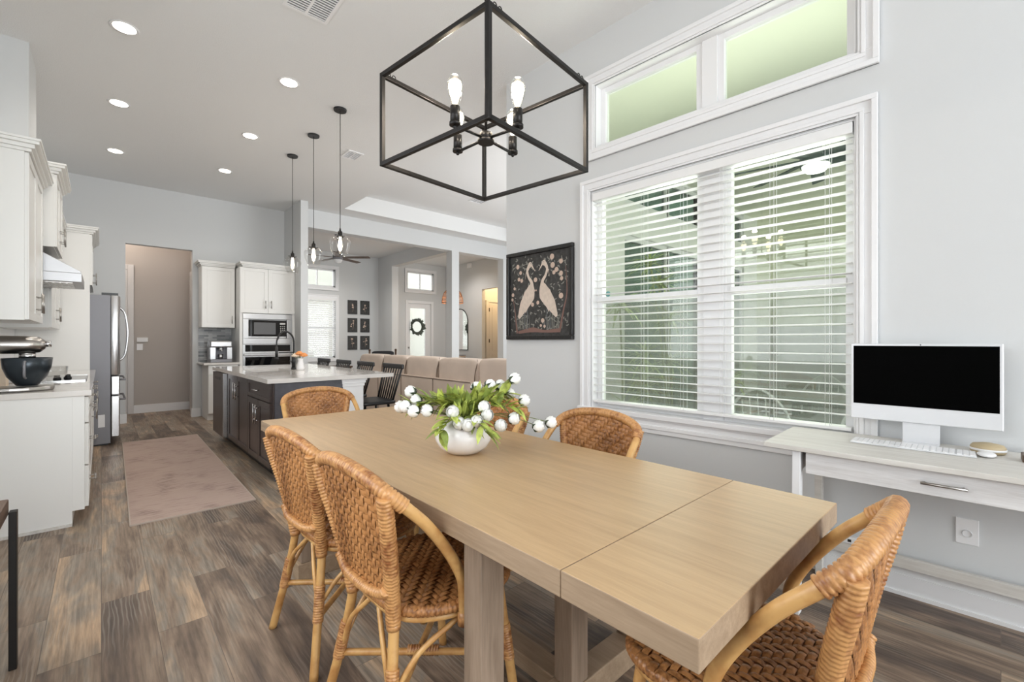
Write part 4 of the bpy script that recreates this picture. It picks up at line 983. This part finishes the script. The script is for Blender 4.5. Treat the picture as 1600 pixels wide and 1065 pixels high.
# tower
tw = thing('oven_cabinet', 'tall white oven cabinet with two upper doors at the kitchen back wall', 'cabinet', (0, 0, 0))
m = MB(); m.box(1.658, 8.37, 0, 1.70, 8.975, 2.46); m.box(2.455, 8.37, 0, 2.498, 8.975, 2.46); m.box(1.70, 8.37, 1.71, 2.455, 8.975, 2.46); m.box(1.70, 8.37, 0, 2.455, 8.975, .745); m.box(1.70, 8.95, .745, 2.455, 8.975, 1.71)
m.build('body', CAB, tw, bev=.001)
door('Y-', 1.662, 2.072, 1.715, 2.455, 8.37, tw, 2.03, 1.86, .13); door('Y-', 2.076, 2.494, 1.715, 2.455, 8.37, tw, 2.118, 1.86, .13)
door('Y-', 1.68, 2.475, .12, .73, 8.37, tw, 2.07, .62, .3, CAB, False, 'drawer')
m = MB(); crown(m, 1.704, 2.496, 8.35, 8.97, 2.46, 'Y-', hi=0); m.build('crown_moulding', CAB, tw, bev=.002)
mw = thing('microwave', 'black built-in microwave in a stainless steel surround', 'microwave', (0, 0, 0))
m = MB()
for a in ((1.702, 2.452, 1.615, 1.705), (1.702, 2.452, 1.20, 1.295), (1.702, 1.785, 1.295, 1.615), (2.37, 2.452, 1.295, 1.615)): m.box(a[0], 8.36, a[2], a[1], 8.45, a[3])
m.box(1.79, 8.38, 1.30, 2.365, 8.85, 1.61)
m.build('surround', STEEL, mw, bev=.003)
m = MB(); m.box(1.787, 8.352, 1.327, 2.368, 8.379, 1.60); m.build('front', BGLASS, mw, bev=.003)
m = MB(); m.box(1.86, 8.350, 1.36, 2.19, 8.3515, 1.56); m.build('window', mat('mw_window', (.13, .13, .135), .2), mw)
m = MB()
for i in range(3):
    for j in range(4): m.box(2.26 + i * .03, 8.350, 1.40 + j * .03, 2.275 + i * .03, 8.3515, 1.413 + j * .03)
m.box(2.255, 8.35, 1.53, 2.34, 8.3515, 1.56); m.build('buttons', NICK, mw)
ov = thing('wall_oven', 'built-in wall oven with black glass and two steel handles', 'oven', (0, 0, 0))
m = MB(); m.box(1.702, 8.365, .75, 2.452, 8.9, 1.195); m.build('body', STEEL, ov)
m = MB(); m.box(1.735, 8.352, 1.075, 2.42, 8.3645, 1.185); m.build('control_panel', BGLASS, ov); m = MB(); m.box(1.735, 8.352, .80, 2.42, 8.3645, .985); m.build('door_glass', BGLASS, ov)
for z in (1.025, .765): m = MB(); m.box(1.71, 8.325, z - .02, 2.445, 8.35, z + .02); m.box(1.72, 8.35, z - .02, 1.76, 8.366, z + .02); m.box(2.40, 8.35, z - .02, 2.44, 8.366, z + .02); m.build('handle', STEEL, ov, bev=.008)
# ================================================================== ISLAND
il = thing('kitchen_island', 'dark espresso kitchen island with white pilaster end', 'kitchen island', (0, 0, 0))
body('body', 1.12, 4.38, .10, 1.745, 6.16, .875, DARKC, il); body('toe_kick', 1.18, 4.40, 0, 1.70, 6.85, .0995, BLACK, il)
body('far_body', 1.70, 6.16, .10, 1.745, 6.88, .875, DARKC, il); body('far_end', 1.12, 6.84, .10, 1.70, 6.88, .875, DARKC, il)
body('end_panel', 1.135, 4.355, .0, 1.745, 4.3795, .875, DARKP, il); body('corner_stile', 1.12, 4.362, .1, 1.134, 4.3795, .875, DARKC, il)
m = MB(); m.box(1.747, 4.36, 0, 1.955, 6.88, .80); m.box(1.742, 4.352, .0, 1.965, 4.36, .14); m.box(1.740, 4.350, .80, 1.965, 6.88, .83); m.box(1.735, 4.345, .83, 1.975, 6.88, .855); m.box(1.73, 4.34, .855, 1.985, 6.88, .875); m.build('pilaster', TRIM, il, bev=.002)
def idoor(a, b, z0, z1, hu, hz, L=.15, vert=True, name='door'):
    m = MB(); shaker(m, 'X-', a, b, z0, z1, 1.12, fr=.055); d = m.build(name, DARKC, il, bev=.0015); bar_handle('X-', 1.10, hu, hz, L, vert, d, STEEL)
m = MB(); shaker(m, 'X-', 4.385, 5.19, .70, .865, 1.12, fr=.035); d_ = m.build('drawer', DARKC, il, bev=.0015); bar_handle('X-', 1.10, 4.79, .785, .15, False, d_, STEEL)
idoor(4.385, 4.785, .11, .69, 4.745, .56, .18); idoor(4.79, 5.19, .11, .69, 4.83, .56, .18)
idoor(5.20, 5.67, .11, .865, 5.62, .70, .18); idoor(5.675, 6.15, .11, .865, 5.72, .70, .18)
dw = thing('dishwasher', 'dark panelled dishwasher with a steel edge at the far end of the island', 'dishwasher', (0, 0, 0))
body('body', 1.13, 6.20, .10, 1.69, 6.83, .87, STEEL, dw); body('front', 1.055, 6.205, .11, 1.1295, 6.83, .865, DARKC, dw)
body('steel_edge', 1.055, 6.185, .11, 1.129, 6.204, .865, STEEL, dw); m = MB(); m.box(1.052, 6.35, .78, 1.0545, 6.68, .815); m.build('pocket_handle', BLACK, dw)
m = MB()
hx0, hx1, hy0, hy1 = 1.22, 1.62, 5.35, 6.05
for a in ((1.065, 4.315, 2.265, hy0), (1.065, hy1, 2.265, 6.93), (1.065, hy0, hx0, hy1), (hx1, hy0, 2.265, hy1)): m.box(a[0], a[1], .876, a[2], a[3], .914)
o = m.build('countertop', QUARTZ); tag(o, 'large pale quartz countertop of the island, overhanging the stools', 'countertop')
sk = thing('sink', 'white sink set into the island countertop', 'sink', (0, 0, 0))
m = MB(); m.box(hx0 - .005, hy0 - .005, .70, hx1 + .005, hy1 + .005, .71); m.box(hx0 - .012, hy0 - .01, .70, hx0 - .001, hy1 + .01, .875); m.box(hx1 + .001, hy0 - .01, .70, hx1 + .012, hy1 + .01, .875); m.box(hx0, hy0 - .012, .70, hx1, hy0 - .001, .875); m.box(hx0, hy1 + .001, .70, hx1, hy1 + .012, .875)
m.build('basin', WPLAST, sk)
fc = thing('faucet', 'matte black spring-neck faucet on the island', 'faucet', (1.69, 5.70, .9145), R(8))
m = MB(); m.cyl((0, 0, 0), .028, .02); m.cyl((0, 0, .02), .022, .16); m.build('base', BLACK, fc)
m = MB(); m.tube(catmull([(0, 0, .18), (0, 0, .33), (-.02, 0, .40), (-.08, 0, .445), (-.15, 0, .425), (-.19, 0, .35), (-.195, 0, .26)], 8), .008, 8); m.build('neck', BLACK, fc)
m = MB(); Q = catmull([(0, 0, .20), (0, 0, .33), (-.02, 0, .40), (-.08, 0, .445), (-.15, 0, .425), (-.188, 0, .35)], 24); m.tube(Q, [.0125 if (i // 2) % 2 else .0095 for i in range(len(Q))], 8); m.build('spring', BLACK, fc)
m = MB(); m.cyl((-.195, 0, .14), .016, .13, r2=.014); m.cyl((-.195, 0, .125), .02, .02); m.build('spray_head', BLACK, fc)
m = MB(); m.tube([(0, 0, .20), (-.17, 0, .20)], .006, 8); m.tube([(0, .02, .07), (0, .09, .10)], .007, 8); m.build('lever', BLACK, fc)
fv = MB(); fv.lathe((0, 0, 0), [(.001, 0), (.04, 0), (.045, .02), (.035, .07), (.028, .11), (.034, .135), (.03, .135), (.02, .10)], 20); o = fv.build('vase', VASE, loc=(1.62, 5.43 - .25, .9145)); tag(o, 'small white vase of orange flowers beside the island sink', 'vase')
o.location = (1.60, 5.66, .9145); o.location = (1.705, 5.50, .9145)
for k, (dx, dz, mm_, lab) in enumerate(((-.045, .16, CREAMP, 'cream blossom in the small island vase'), (.03, .165, ORANGE, 'orange blossom in the small island vase'), (-.01, .185, ORANGE, 'peach blossom topping the small island vase'))):
    t = thing('flower', lab, 'flower', (1.705, 5.50, .9145)); m = MB(); m.tube([(0, 0, .08), (dx, -dx * .5, dz)], .003, 6); m.build('stem', STEM, t)
    m = MB(); m.ball((dx, -dx * .7, dz + .01), .032, 8, 1, 1, .8)
    for i in range(8):
        a = 2 * PI * i / 8; m.ball((dx + .028 * math.cos(a), -dx * .7 + .028 * math.sin(a), dz + .004), .018, 5, 1, 1, .7)
    m.build('blossom', mm_, t)
# stools
def stool():
    t = thing('bar_stool', 'black spindle back bar stool nearest the dining table at the island', 'bar stool', group='black spindle stools along the island')
    m = MB(); m.pillow((0, 0, .585), (.42, .46, .045), .3, 8); m.build('seat', BLACK, t)
    m = MB(); m.beam((.27, -.235, .965), (.27, .235, .965), .03, .055); m.build('top_rail', BLACK, t, bev=.012, seg=3)
    for i in range(8):
        f = (i - 3.5) / 3.5; m = MB(); m.tube([(.175, f * .175, .60), (.268, f * .205, .95)], .0085 if abs(f) < .9 else .013, 8); m.build('spindle', BLACK, t)
    for sx in (-1, 1):
        for sy in (-1, 1): m = MB(); m.tube([(sx * .13, sy * .15, .575), (sx * .20, sy * .22, 0)], .014, 8); m.build('leg', BLACK, t)
    for sy in (-1, 1): m = MB(); m.tube([(-.175, sy * .195, .2), (.175, sy * .195, .2)], .009, 8); m.build('stretcher', BLACK, t)
    for sx in (-1, 1): m = MB(); m.tube([(sx * .168, -.187, .26), (sx * .168, .187, .26)], .009, 8); m.build('stretcher', BLACK, t)
    return t
st0 = stool(); st0.location = (2.19, 4.70, 0)
for y, lab in ((5.42, 'black spindle back bar stool, second from the dining table'), (6.12, 'black spindle back bar stool, third from the dining table'), (6.86, 'black spindle back bar stool farthest from the dining table')):
    c = copy_tree(st0); c.location = (2.19, y, 0); c['label'] = lab
# pendants
def pendant(y, lab, zb, first=None):
    t = thing('pendant_light', lab, 'pendant light', (1.825, y, 0), group='glass pendants over the island')
    m = MB(); m.cyl((0, 0, 3.632), .062, .0175, r2=.066); m.build('ceiling_plate', BLACK, t)
    m = MB(); m.tube([(0, 0, 3.635), (0, 0, 2.42)], .0035, 6); m.build('cord', BLACK, t)
    m = MB(); m.cyl((0, 0, 2.335), .022, .05); m.cyl((0, 0, 2.385), .012, .035, r2=.006); m.cyl((0, 0, 2.325), .034, .012); m.tube([(-.05, 0, 2.345), (.05, 0, 2.345)], .004, 6); m.build('socket', BLACKM, t)
    m = MB(); m.lathe((0, 0, 2.13), [(.055, 0), (.068, .01), (.092, .07), (.105, .13), (.10, .16), (.062, .20), (.034, .215)], 28); m.build('shade', GLASSC, t)
    m = MB(); m.lathe((0, 0, 2.18), [(.001, 0), (.014, .012), (.022, .05), (.018, .09), (.012, .13), (.011, .15)], 16); m.build('bulb', BULB, t)
    return t
p0 = pendant(4.63, 'clear glass pendant over the island, nearest the dining table', 2.13)
for y, lab in ((5.42, 'clear glass pendant over the island, middle of the three'), (6.20, 'clear glass pendant over the island, farthest from the dining table')):
    c = copy_tree(p0); c.location = (1.825, y, 0); c['label'] = lab
for y in (4.63, 5.42, 6.20): point('pendant_glow', (1.825, y, 2.10), 3)
# recessed lights
def downlight(x, y, lab, z=H):
    t = thing('recessed_light', lab, 'ceiling light', (x, y, z), group='round recessed ceiling lights')
    m = MB(); m.lathe((0, 0, 0), [(.068, -.001), (.088, -.006), (.092, -.0005), (.068, -.0005)], 32); m.build('trim_ring', TRIM, t)
    m = MB(); m.cyl((0, 0, -.003), .07, .0022, 32); m.build('lens', CANL, t); return t
dl = downlight(.13, 4.54, 'recessed ceiling light over the left cabinets, nearest row')
spots_ = [(.13, 4.54)]
for x, y, lab in ((.13, 6.02, 'recessed ceiling light over the rug, middle of the left row'), (.13, 7.56, 'recessed ceiling light in the left row, closest to the hall'), (1.285, 4.47, 'recessed ceiling light above the island near corner'), (1.285, 5.94, 'recessed ceiling light in the island row, the middle one'), (1.285, 7.40, 'recessed ceiling light in the island row, closest to the back wall')):
    c = copy_tree(dl); c.location = (x, y, H); c['label'] = lab; spots_.append((x, y))
for x, y in spots_: spot('recessed_glow', (x, y, H - .03), 15)
# vents
def vent(lab, x, y, z, sx, sy, n, rz=0):
    t = thing('ceiling_vent', lab, 'vent', (x, y, z - .001), rz); m = MB()
    f = .022
    for a in ((-sx, -sy, -sx + f, sy), (sx - f, -sy, sx, sy), (-sx + f, -sy, sx - f, -sy + f), (-sx + f, sy - f, sx - f, sy)): m.box(a[0], a[1], -.01, a[2], a[3], 0)
    m.build('frame', TRIM, t); m = MB(); m.box(-sx + f, -sy + f, -.002, sx - f, sy - f, 0); m.build('backing', STEELD, t); m = MB()
    for i in range(n):
        yv = -sy + f + (i + .5) * (2 * sy - 2 * f) / n; m.box(-sx + f, yv - .004, -.009, sx - f, yv + .004, -.004)
    m.box(-.008, -sy + f, -.0095, .008, sy - f, -.003); m.build('slats', TRIM, t)
vent('large white ceiling vent above the near end of the kitchen', 1.10, 3.25, H, .155, .20, 14)
vent('small square ceiling vent beside the pendants', 2.385, 5.66, H, .10, .135, 8)
vent('ceiling vent inside the tray of the great room', 5.37, 6.80, H + .31, .15, .15, 6)
# ================================================================== GREAT ROOM
sf = thing('sofa', 'long beige slipcovered sectional sofa with its back to the island', 'sofa', (0, 0, 0))
m = MB(); m.box(3.42, 3.75, .04, 3.60, 8.0, .735); m.build('back_frame', SOFA, sf, bev=.03, seg=3)
m = MB(); m.box(3.58, 3.75, .04, 4.42, 8.0, .42); m.build('base', SOFA, sf, bev=.03, seg=3)
ys = [7.98, 7.06, 6.28, 5.38, 4.50]
for a, b in zip(ys, ys[1:]):
    m = MB(); m.pillow((3.63, (a + b) / 2, .84), (.28, a - b + .02, .36), .35, 9); o = m.build('back_cushion', SOFA, sf); o.rotation_euler = (0, 0, 0)
    m = MB(); c = [(3.63 - .13, (a + b) / 2 + k * (a - b) / 2 * .93, .70 + t) for k, t in ((-1, 0), (-1, .27))]
    m.tube(catmull([(3.50, b + .03, .70), (3.50, b + .012, .85), (3.55, b + .03, .985), (3.62, b + .2, 1.01), (3.62, a - .2, 1.01), (3.55, a - .03, .985), (3.50, a - .012, .85), (3.50, a - .03, .70)], 6), .006, 6); m.build('piping', SOFAP, sf)
    m = MB(); m.pillow((3.98, (a + b) / 2, .50), (.62, a - b, .18), .3, 8); m.build('seat_cushion', SOFA, sf)
    m = MB(); m.tube([(3.418, a - .01, .10), (3.415, a - .01, .72)], .006, 6); m.tube([(3.415, b + .01, .725), (3.415, a - .01, .725)], .006, 6); m.build('piping', SOFAP, sf)
m = MB(); m.pillow((3.62, 4.05, .85), (.28, .80, .37), .3, 9); m.build('back_cushion', SOFA, sf)
m = MB(); m.pillow((3.98, 4.10, .50), (.62, .75, .18), .3, 8); m.build('seat_cushion', SOFA, sf)
# second sofa section facing back, far side
m = MB(); m.box(5.9, 4.0, .04, 6.1, 6.5, .80); m.box(5.2, 4.0, .04, 5.9, 6.5, .42); o = m.build('loveseat', SOFA, bev=.04, seg=3); tag(o, 'beige sofa across the great room, only its top showing over the long sofa', 'sofa')
cc = thing('wooden_armchair', 'dark wooden chair with a black back cushion behind the sofa', 'chair', (4.62, 9.3, 0), R(-20))
for sx in (-1, 1):
    m = MB(); m.tube([(sx * .28, 0, 0), (sx * .28, .03, .6), (sx * .28, .0, 1.04)], .022, 10); m.ball((sx * .28, 0, 1.05), .028, 6); m.build('back_post', DWOOD, cc)
    m = MB(); m.box(sx * .28 - .02, -.5, 0, sx * .28 + .02, -.46, .6); m.build('leg', DWOOD, cc); m = MB(); m.box(sx * .28 - .025, -.5, .6, sx * .28 + .025, .0, .63); m.build('armrest', DWOOD, cc)
m = MB(); m.box(-.28, -.5, .38, .28, 0, .44); m.build('seat', DWOOD, cc); m = MB(); m.pillow((0, -.02, .93), (.48, .10, .2), .4, 8); m.build('cushion', FABB, cc); m = MB(); m.box(-.27, -.01, .70, .27, .02, .76); m.build('back_rail', DWOOD, cc)
ss = thing('side_stool', 'small dark wooden stand beside the far end of the sofa', 'side table', (3.1, 8.0, 0))
m = MB(); m.box(-.2, -.2, .78, .2, .2, .81); m.build('top', DWOOD, ss)
for sx in (-1, 1):
    for sy in (-1, 1): m = MB(); m.box(sx * .17 - .015, sy * .17 - .015, 0, sx * .17 + .015, sy * .17 + .015, .78); m.build('leg', DWOOD, ss)
# pictures in den
def small_pic(x, z, lab, k):
    t = thing('small_picture', lab, 'picture', (x, 12.2, z), group='six dark botanical prints on the den wall')
    m = MB(); m.box(-.135, -.02, -.195, .135, -.001, .195); m.build('frame', BLACK, t); m = MB(); m.box(-.122, -.0215, -.182, .122, -.0205, .182); m.build('print', ARTBG, t)
    r_ = random.Random(k); m = MB()
    m.tube([(0, -.022, -.13), (r_.uniform(-.03, .03), -.022, 0), (r_.uniform(-.03, .03), -.022, .08)], .004, 5)
    for i in range(5): m.ball((r_.uniform(-.05, .05), -.022, r_.uniform(-.05, .12)), r_.uniform(.012, .024), 5, 1, .05, 1)
    m.build('motif', ARTFLOW, t)
k = 0
for z, rw in ((2.19, 'top'), (1.69, 'middle'), (1.20, 'bottom')):
    for x, cn in ((5.15, 'left'), (5.51, 'right')): small_pic(x, z, f'small dark botanical print, {rw} row {cn} column on the den wall', k); k += 1
# den fan
fn = thing('ceiling_fan', 'dark bladed ceiling fan in the den seen under the header', 'ceiling fan', (3.93, 10.1, 0), 0)
m = MB(); m.cyl((0, 0, 3.20), .015, .45); m.cyl((0, 0, 3.62), .07, .0295); m.cyl((0, 0, 3.08), .11, .12); m.build('motor', STEELD, fn)
m = MB(); m.lathe((0, 0, 3.0), [(.001, 0), (.07, .02), (.1, .08)], 20); m.build('light_bowl', WPLAST, fn)
for i in range(5):
    a = 2 * PI * i / 5 - R(44); c, s = math.cos(a), math.sin(a); m = MB(); m.beam((.1 * c, .1 * s, 3.13), (.72 * c, .72 * s, 3.13), .13, .012, (-.12 * s, .12 * c, 1)); m.build('blade', DWOOD, fn, bev=.005)
# foyer
wr = thing('wreath', 'dark green leafy wreath hanging on the front door glass', 'wreath', (7.19, 12.20, 1.69))
m = MB(); m.tube([(.175 * math.cos(a), 0, .175 * math.sin(a)) for a in [2 * PI * i / 24 for i in range(24)]], .012, 6, True); m.build('ring', BLACKM, wr)
m = MB(); r_ = random.Random(5)
for i in range(110):
    a = r_.uniform(0, 2 * PI); b = a + r_.uniform(-1.0, 1.0); leaf_mesh(m, (.17 * math.cos(a), r_.uniform(-.05, -.01), .17 * math.sin(a)), (math.cos(b), r_.uniform(-.2, .0), math.sin(b)), (0, 1, 0), r_.uniform(.08, .14), .055)
m.build('leaves', mat('wreath_leaf', (.05, .065, .05), .6), wr)
rp = thing('rattan_pendant', 'domed brown rattan pendant lamp glowing in the foyer', 'pendant light', (6.95, 9.95, 0))
m = MB(); Rr = .30; zb_ = 2.27
prof = [(.285, 0), (.282, .06), (.265, .16), (.225, .27), (.15, .36), (.05, .41)]
for i in range(40):
    a = 2 * PI * i / 40; m.tube([(r__ * math.cos(a), r__ * math.sin(a), zb_ + z_) for r__, z_ in prof], .0045, 5)
for r__, z_ in prof: m.tube([(r__ * math.cos(2 * PI * i / 30), r__ * math.sin(2 * PI * i / 30), zb_ + z_) for i in range(30)], .009 if z_ == 0 else .005, 5, True)
m.build('shade', SHADE, rp); m = MB(); m.tube([(0, 0, zb_ + .36), (0, 0, 3.63)], .006, 6); m.cyl((0, 0, 3.62), .06, .0295); m.build('cord', BLACK, rp)
m = MB(); m.ball((0, 0, zb_ + .15), .055, 8); m.build('bulb', BULB, rp)
point('foyer_pendant_glow', (6.95, 9.95, zb_ + .05), 12, (1, .72, .42), .04)
mi = thing('arched_mirror', 'tall black framed arched mirror on the foyer wall', 'mirror', (8.25, 11.38, .98))
def archpts(w_, h_, n=16): return [(-w_, 0), (w_, 0)] + [(w_ * math.cos(PI * i / n), h_ - w_ + w_ * math.sin(PI * i / n)) for i in range(n + 1)]
m = MB(); m.prism(archpts(.39, 1.25), 'X', -.004, -.02); m.build('glass', MIRR, mi)
m = MB(); m.tube([(-.02, a, b) for a, b in archpts(.40, 1.26)], .013, 6, True); m.build('frame', BLACKM, mi)
ct = thing('console_table', 'dark wooden console table under the arched mirror', 'table', (8.02, 11.1, 0))
m = MB(); m.box(-.2, -.5, .70, .2, .5, .74); m.build('top', DWOOD, ct)
for sx in (-1, 1):
    for sy in (-1, 1): m = MB(); m.box(sx * .17 - .02, sy * .46 - .02, 0, sx * .17 + .02, sy * .46 + .02, .70); m.build('leg', DWOOD, ct)
for i, (h_, mm_, lab) in enumerate(((.035, DWOOD, 'dark book at the bottom of the foyer console stack'), (.03, CREAMP, 'cream book in the middle of the foyer console stack'), (.028, STEELD, 'grey book on top of the foyer console stack'))):
    z_ = .7405 + (.0, .0355, .066)[i]; o = B(-.11, -.15, 0, .11, .15, h_).build('book', mm_, bev=.003, loc=(7.98, 11.05, z_)); o.rotation_euler.z = R(i * 7); tag(o, lab, 'book', 'stacked books on the foyer console')
o = B(8.20, 10.80, 3.46, 8.249, 10.98, 3.60).build('door_chime', WPLAST, bev=.005); tag(o, 'small white box high on the foyer wall', 'door chime')
# hall plates
o = B(.45, 10.078, 1.235, .60, 10.0995, 1.31).build('thermostat', WPLAST, bev=.003); tag(o, 'white rectangular keypad on the hall end wall', 'thermostat')
o = B(.45, 10.09, 1.09, .53, 10.0995, 1.20).build('light_switch', WPLAST, bev=.002); m = MB(); m.box(.475, 10.084, 1.115, .505, 10.09, 1.175); m.build('rocker', WPLAST, o); tag(o, 'white light switch below the keypad in the hall', 'light switch')
# near-left table
nt_ = thing('side_bench', 'wooden topped table with black metal legs cut off at the left edge', 'table', (0, 0, 0))
m = MB(); m.box(-.69, 1.80, .585, -.262, 2.57, .645); m.build('top', DWOOD, nt_, bev=.004); m = MB(); m.box(-.66, 1.84, .30, -.30, 2.53, .33); m.build('shelf', DWOOD, nt_)
for x in (-.69, -.26):
    for y in (1.82, 2.555): m = MB(); m.box(x, y - .02, 0, x + .022, y + .02, .60); m.build('leg', BLACKM, nt_, bev=.002)
# ================================================================== LANAI FURNITURE
lf = thing('ceiling_fan', 'dark green outdoor fan with a glowing white dome seen through the blind', 'ceiling fan', (5.05, 1.2, 0))
m = MB(); m.cyl((0, 0, 3.05), .015, .39); m.cyl((0, 0, 3.42), .08, .0295); m.cyl((0, 0, 2.93), .13, .13); m.build('motor', FANG, lf)
m = MB(); m.lathe((0, 0, 2.86), [(.001, 0), (.08, .015), (.11, .05), (.115, .07)], 24); m.build('light_dome', mat('fan_dome', (1, 1, .97), .4, emit=2.5), lf)
for i in range(8):
    a = 2 * PI * i / 8 + .2; c, s = math.cos(a), math.sin(a); m = MB(); m.beam((.12 * c, .12 * s, 3.0), (.80 * c, .80 * s, 3.0), .12, .01, (-.25 * s, .25 * c, 1)); m.build('blade', FANG, lf, bev=.004)
pt_ = thing('patio_table', 'dark green patio dining table on the lanai', 'table', (5.0, .95, -.04))
m = MB(); m.box(-.55, -.85, .74, .55, .85, .77); m.build('top', PATIO, pt_, bev=.005)
for sx in (-1, 1):
    for sy in (-1, 1): m = MB(); m.tube([(sx * .5, sy * .8, 0), (sx * .48, sy * .75, .74)], .022, 8); m.build('leg', PATIO, pt_)
def pchair():
    t = thing('patio_chair', 'white wire patio chair by the lanai table', 'chair', group='patio chairs around the lanai table')
    m = MB(); m.box(-.22, -.22, .42, .22, .22, .45); m.build('seat', PATIO, t, bev=.01)
    m = MB(); m.tube(catmull([(-.22, -.22, .44), (-.27, -.21, .72), (-.29, 0, .90), (-.27, .21, .72), (-.22, .22, .44)], 6), .012, 8)
    for f in (-.6, -.3, 0, .3, .6): m.tube([(-.22, f * .2, .44), (-.285, f * .2, .86 - abs(f) * .12)], .005, 6)
    m.build('backrest', ALU, t)
    for sx in (-1, 1):
        for sy in (-1, 1): m = MB(); m.tube([(sx * .2, sy * .2, .42), (sx * .24, sy * .24, 0)], .012, 6); m.build('leg', PATIO, t)
    return t
pc0 = pchair(); pc0.location = (4.25, 1.35, -.04); pc0['label'] = 'wire patio chair on the house side of the lanai table, left one'
for x, y, a, lab in ((4.2, .55, 0, 'wire patio chair on the house side of the lanai table, right one'), (5.8, .55, 180, 'wire patio chair across the lanai table, right one'), (5.8, 1.35, 180, 'wire patio chair across the lanai table, left one')):
    c = copy_tree(pc0); c.location = (x, y, -.04); c.rotation_euler.z = R(a); c['label'] = lab
bn = thing('outdoor_bench', 'long dark low bench beyond the lanai table', 'bench', (7.6, .9, -.04))
m = MB(); m.box(-.3, -1.3, .38, .3, 1.2, .66); m.build('seat', PATIO, bn, bev=.01)
for sy in (-1.2, 1.1): m = MB(); m.box(-.28, sy - .03, 0, .28, sy + .03, .38); m.build('leg', PATIO, bn)
def dracaena(lab, x, y, hts, zb=-.04, pot=True, n=26, L=.26, name='dracaena', seed=1):
    t = thing(name, lab, 'plant', (x, y, zb)); r_ = random.Random(seed)
    if pot: m = MB(); m.lathe((0, 0, 0), [(.001, 0), (.13, 0), (.17, .30), (.16, .30), (.14, .26), (.001, .26)], 24); m.build('pot', PATIO, t)
    for h_ in hts:
        dx, dy = r_.uniform(-.28, .28), r_.uniform(-.22, .22); top = Vector((dx, dy, h_)); m = MB()
        m.tube(catmull([(dx * .1, dy * .1, .25), (dx * .5 + .03, dy * .5, h_ * .55), top], 6), .009, 6); m.build('stem', STEM, t); m = MB()
        for i in range(n):
            a = r_.uniform(0, 2 * PI); e = r_.uniform(-.3, 1.2); leaf_mesh(m, top + Vector((0, 0, -r_.uniform(0, .10))), (math.cos(a), math.sin(a), e), (0, 0, 1), r_.uniform(.6, 1) * L, .022, .45)
        m.build('leaves', PLANTL, t)
dracaena('tall striped-leaf potted plant outside the left half of the window', 3.62, 2.42, (.75, .95, 1.02, 1.2, 1.65), seed=4, n=34, L=.34)
dracaena('arching striped-leaf potted plant outside beside the sliders', 4.35, 2.3, (.8, 1.1, 1.55, 1.95, 2.15), seed=8, n=34, L=.34)
dracaena('low spiky potted plant outside at the window mullion', 3.75, 1.68, (.55, .75, 1.0), seed=12, n=30, L=.3)
dracaena('small leafy plant on the dark lanai bench', 7.6, .8, (.25, .32, .3), zb=.62, pot=False, n=20, L=.3, seed=3)
# interior warm lamps, then unseen fill spots added for den, great room and foyer
point('bedroom_hall_lamp', (8.9, 9.9, 3.1), 30, (1, .66, .32), .06)
point('hall_lamp', (.1, 9.6, 3.3), 14, (1, .86, .74), .06)
spot('den_fill', (4.2, 10.6, H - .05), 75, (1, .96, .9)); spot('great_room_fill', (5.2, 5.6, 3.9), 60, (1, .97, .92)); spot('foyer_fill', (7.2, 10.4, H - .05), 55, (1, .95, .9))
for k in range(4): point('chandelier_glow', (1.165 + .17 * math.cos(R(7 + 90 * k)), 1.43 + .17 * math.sin(R(7 + 90 * k)), 2.30), 2.6, (1, .88, .72), .02)
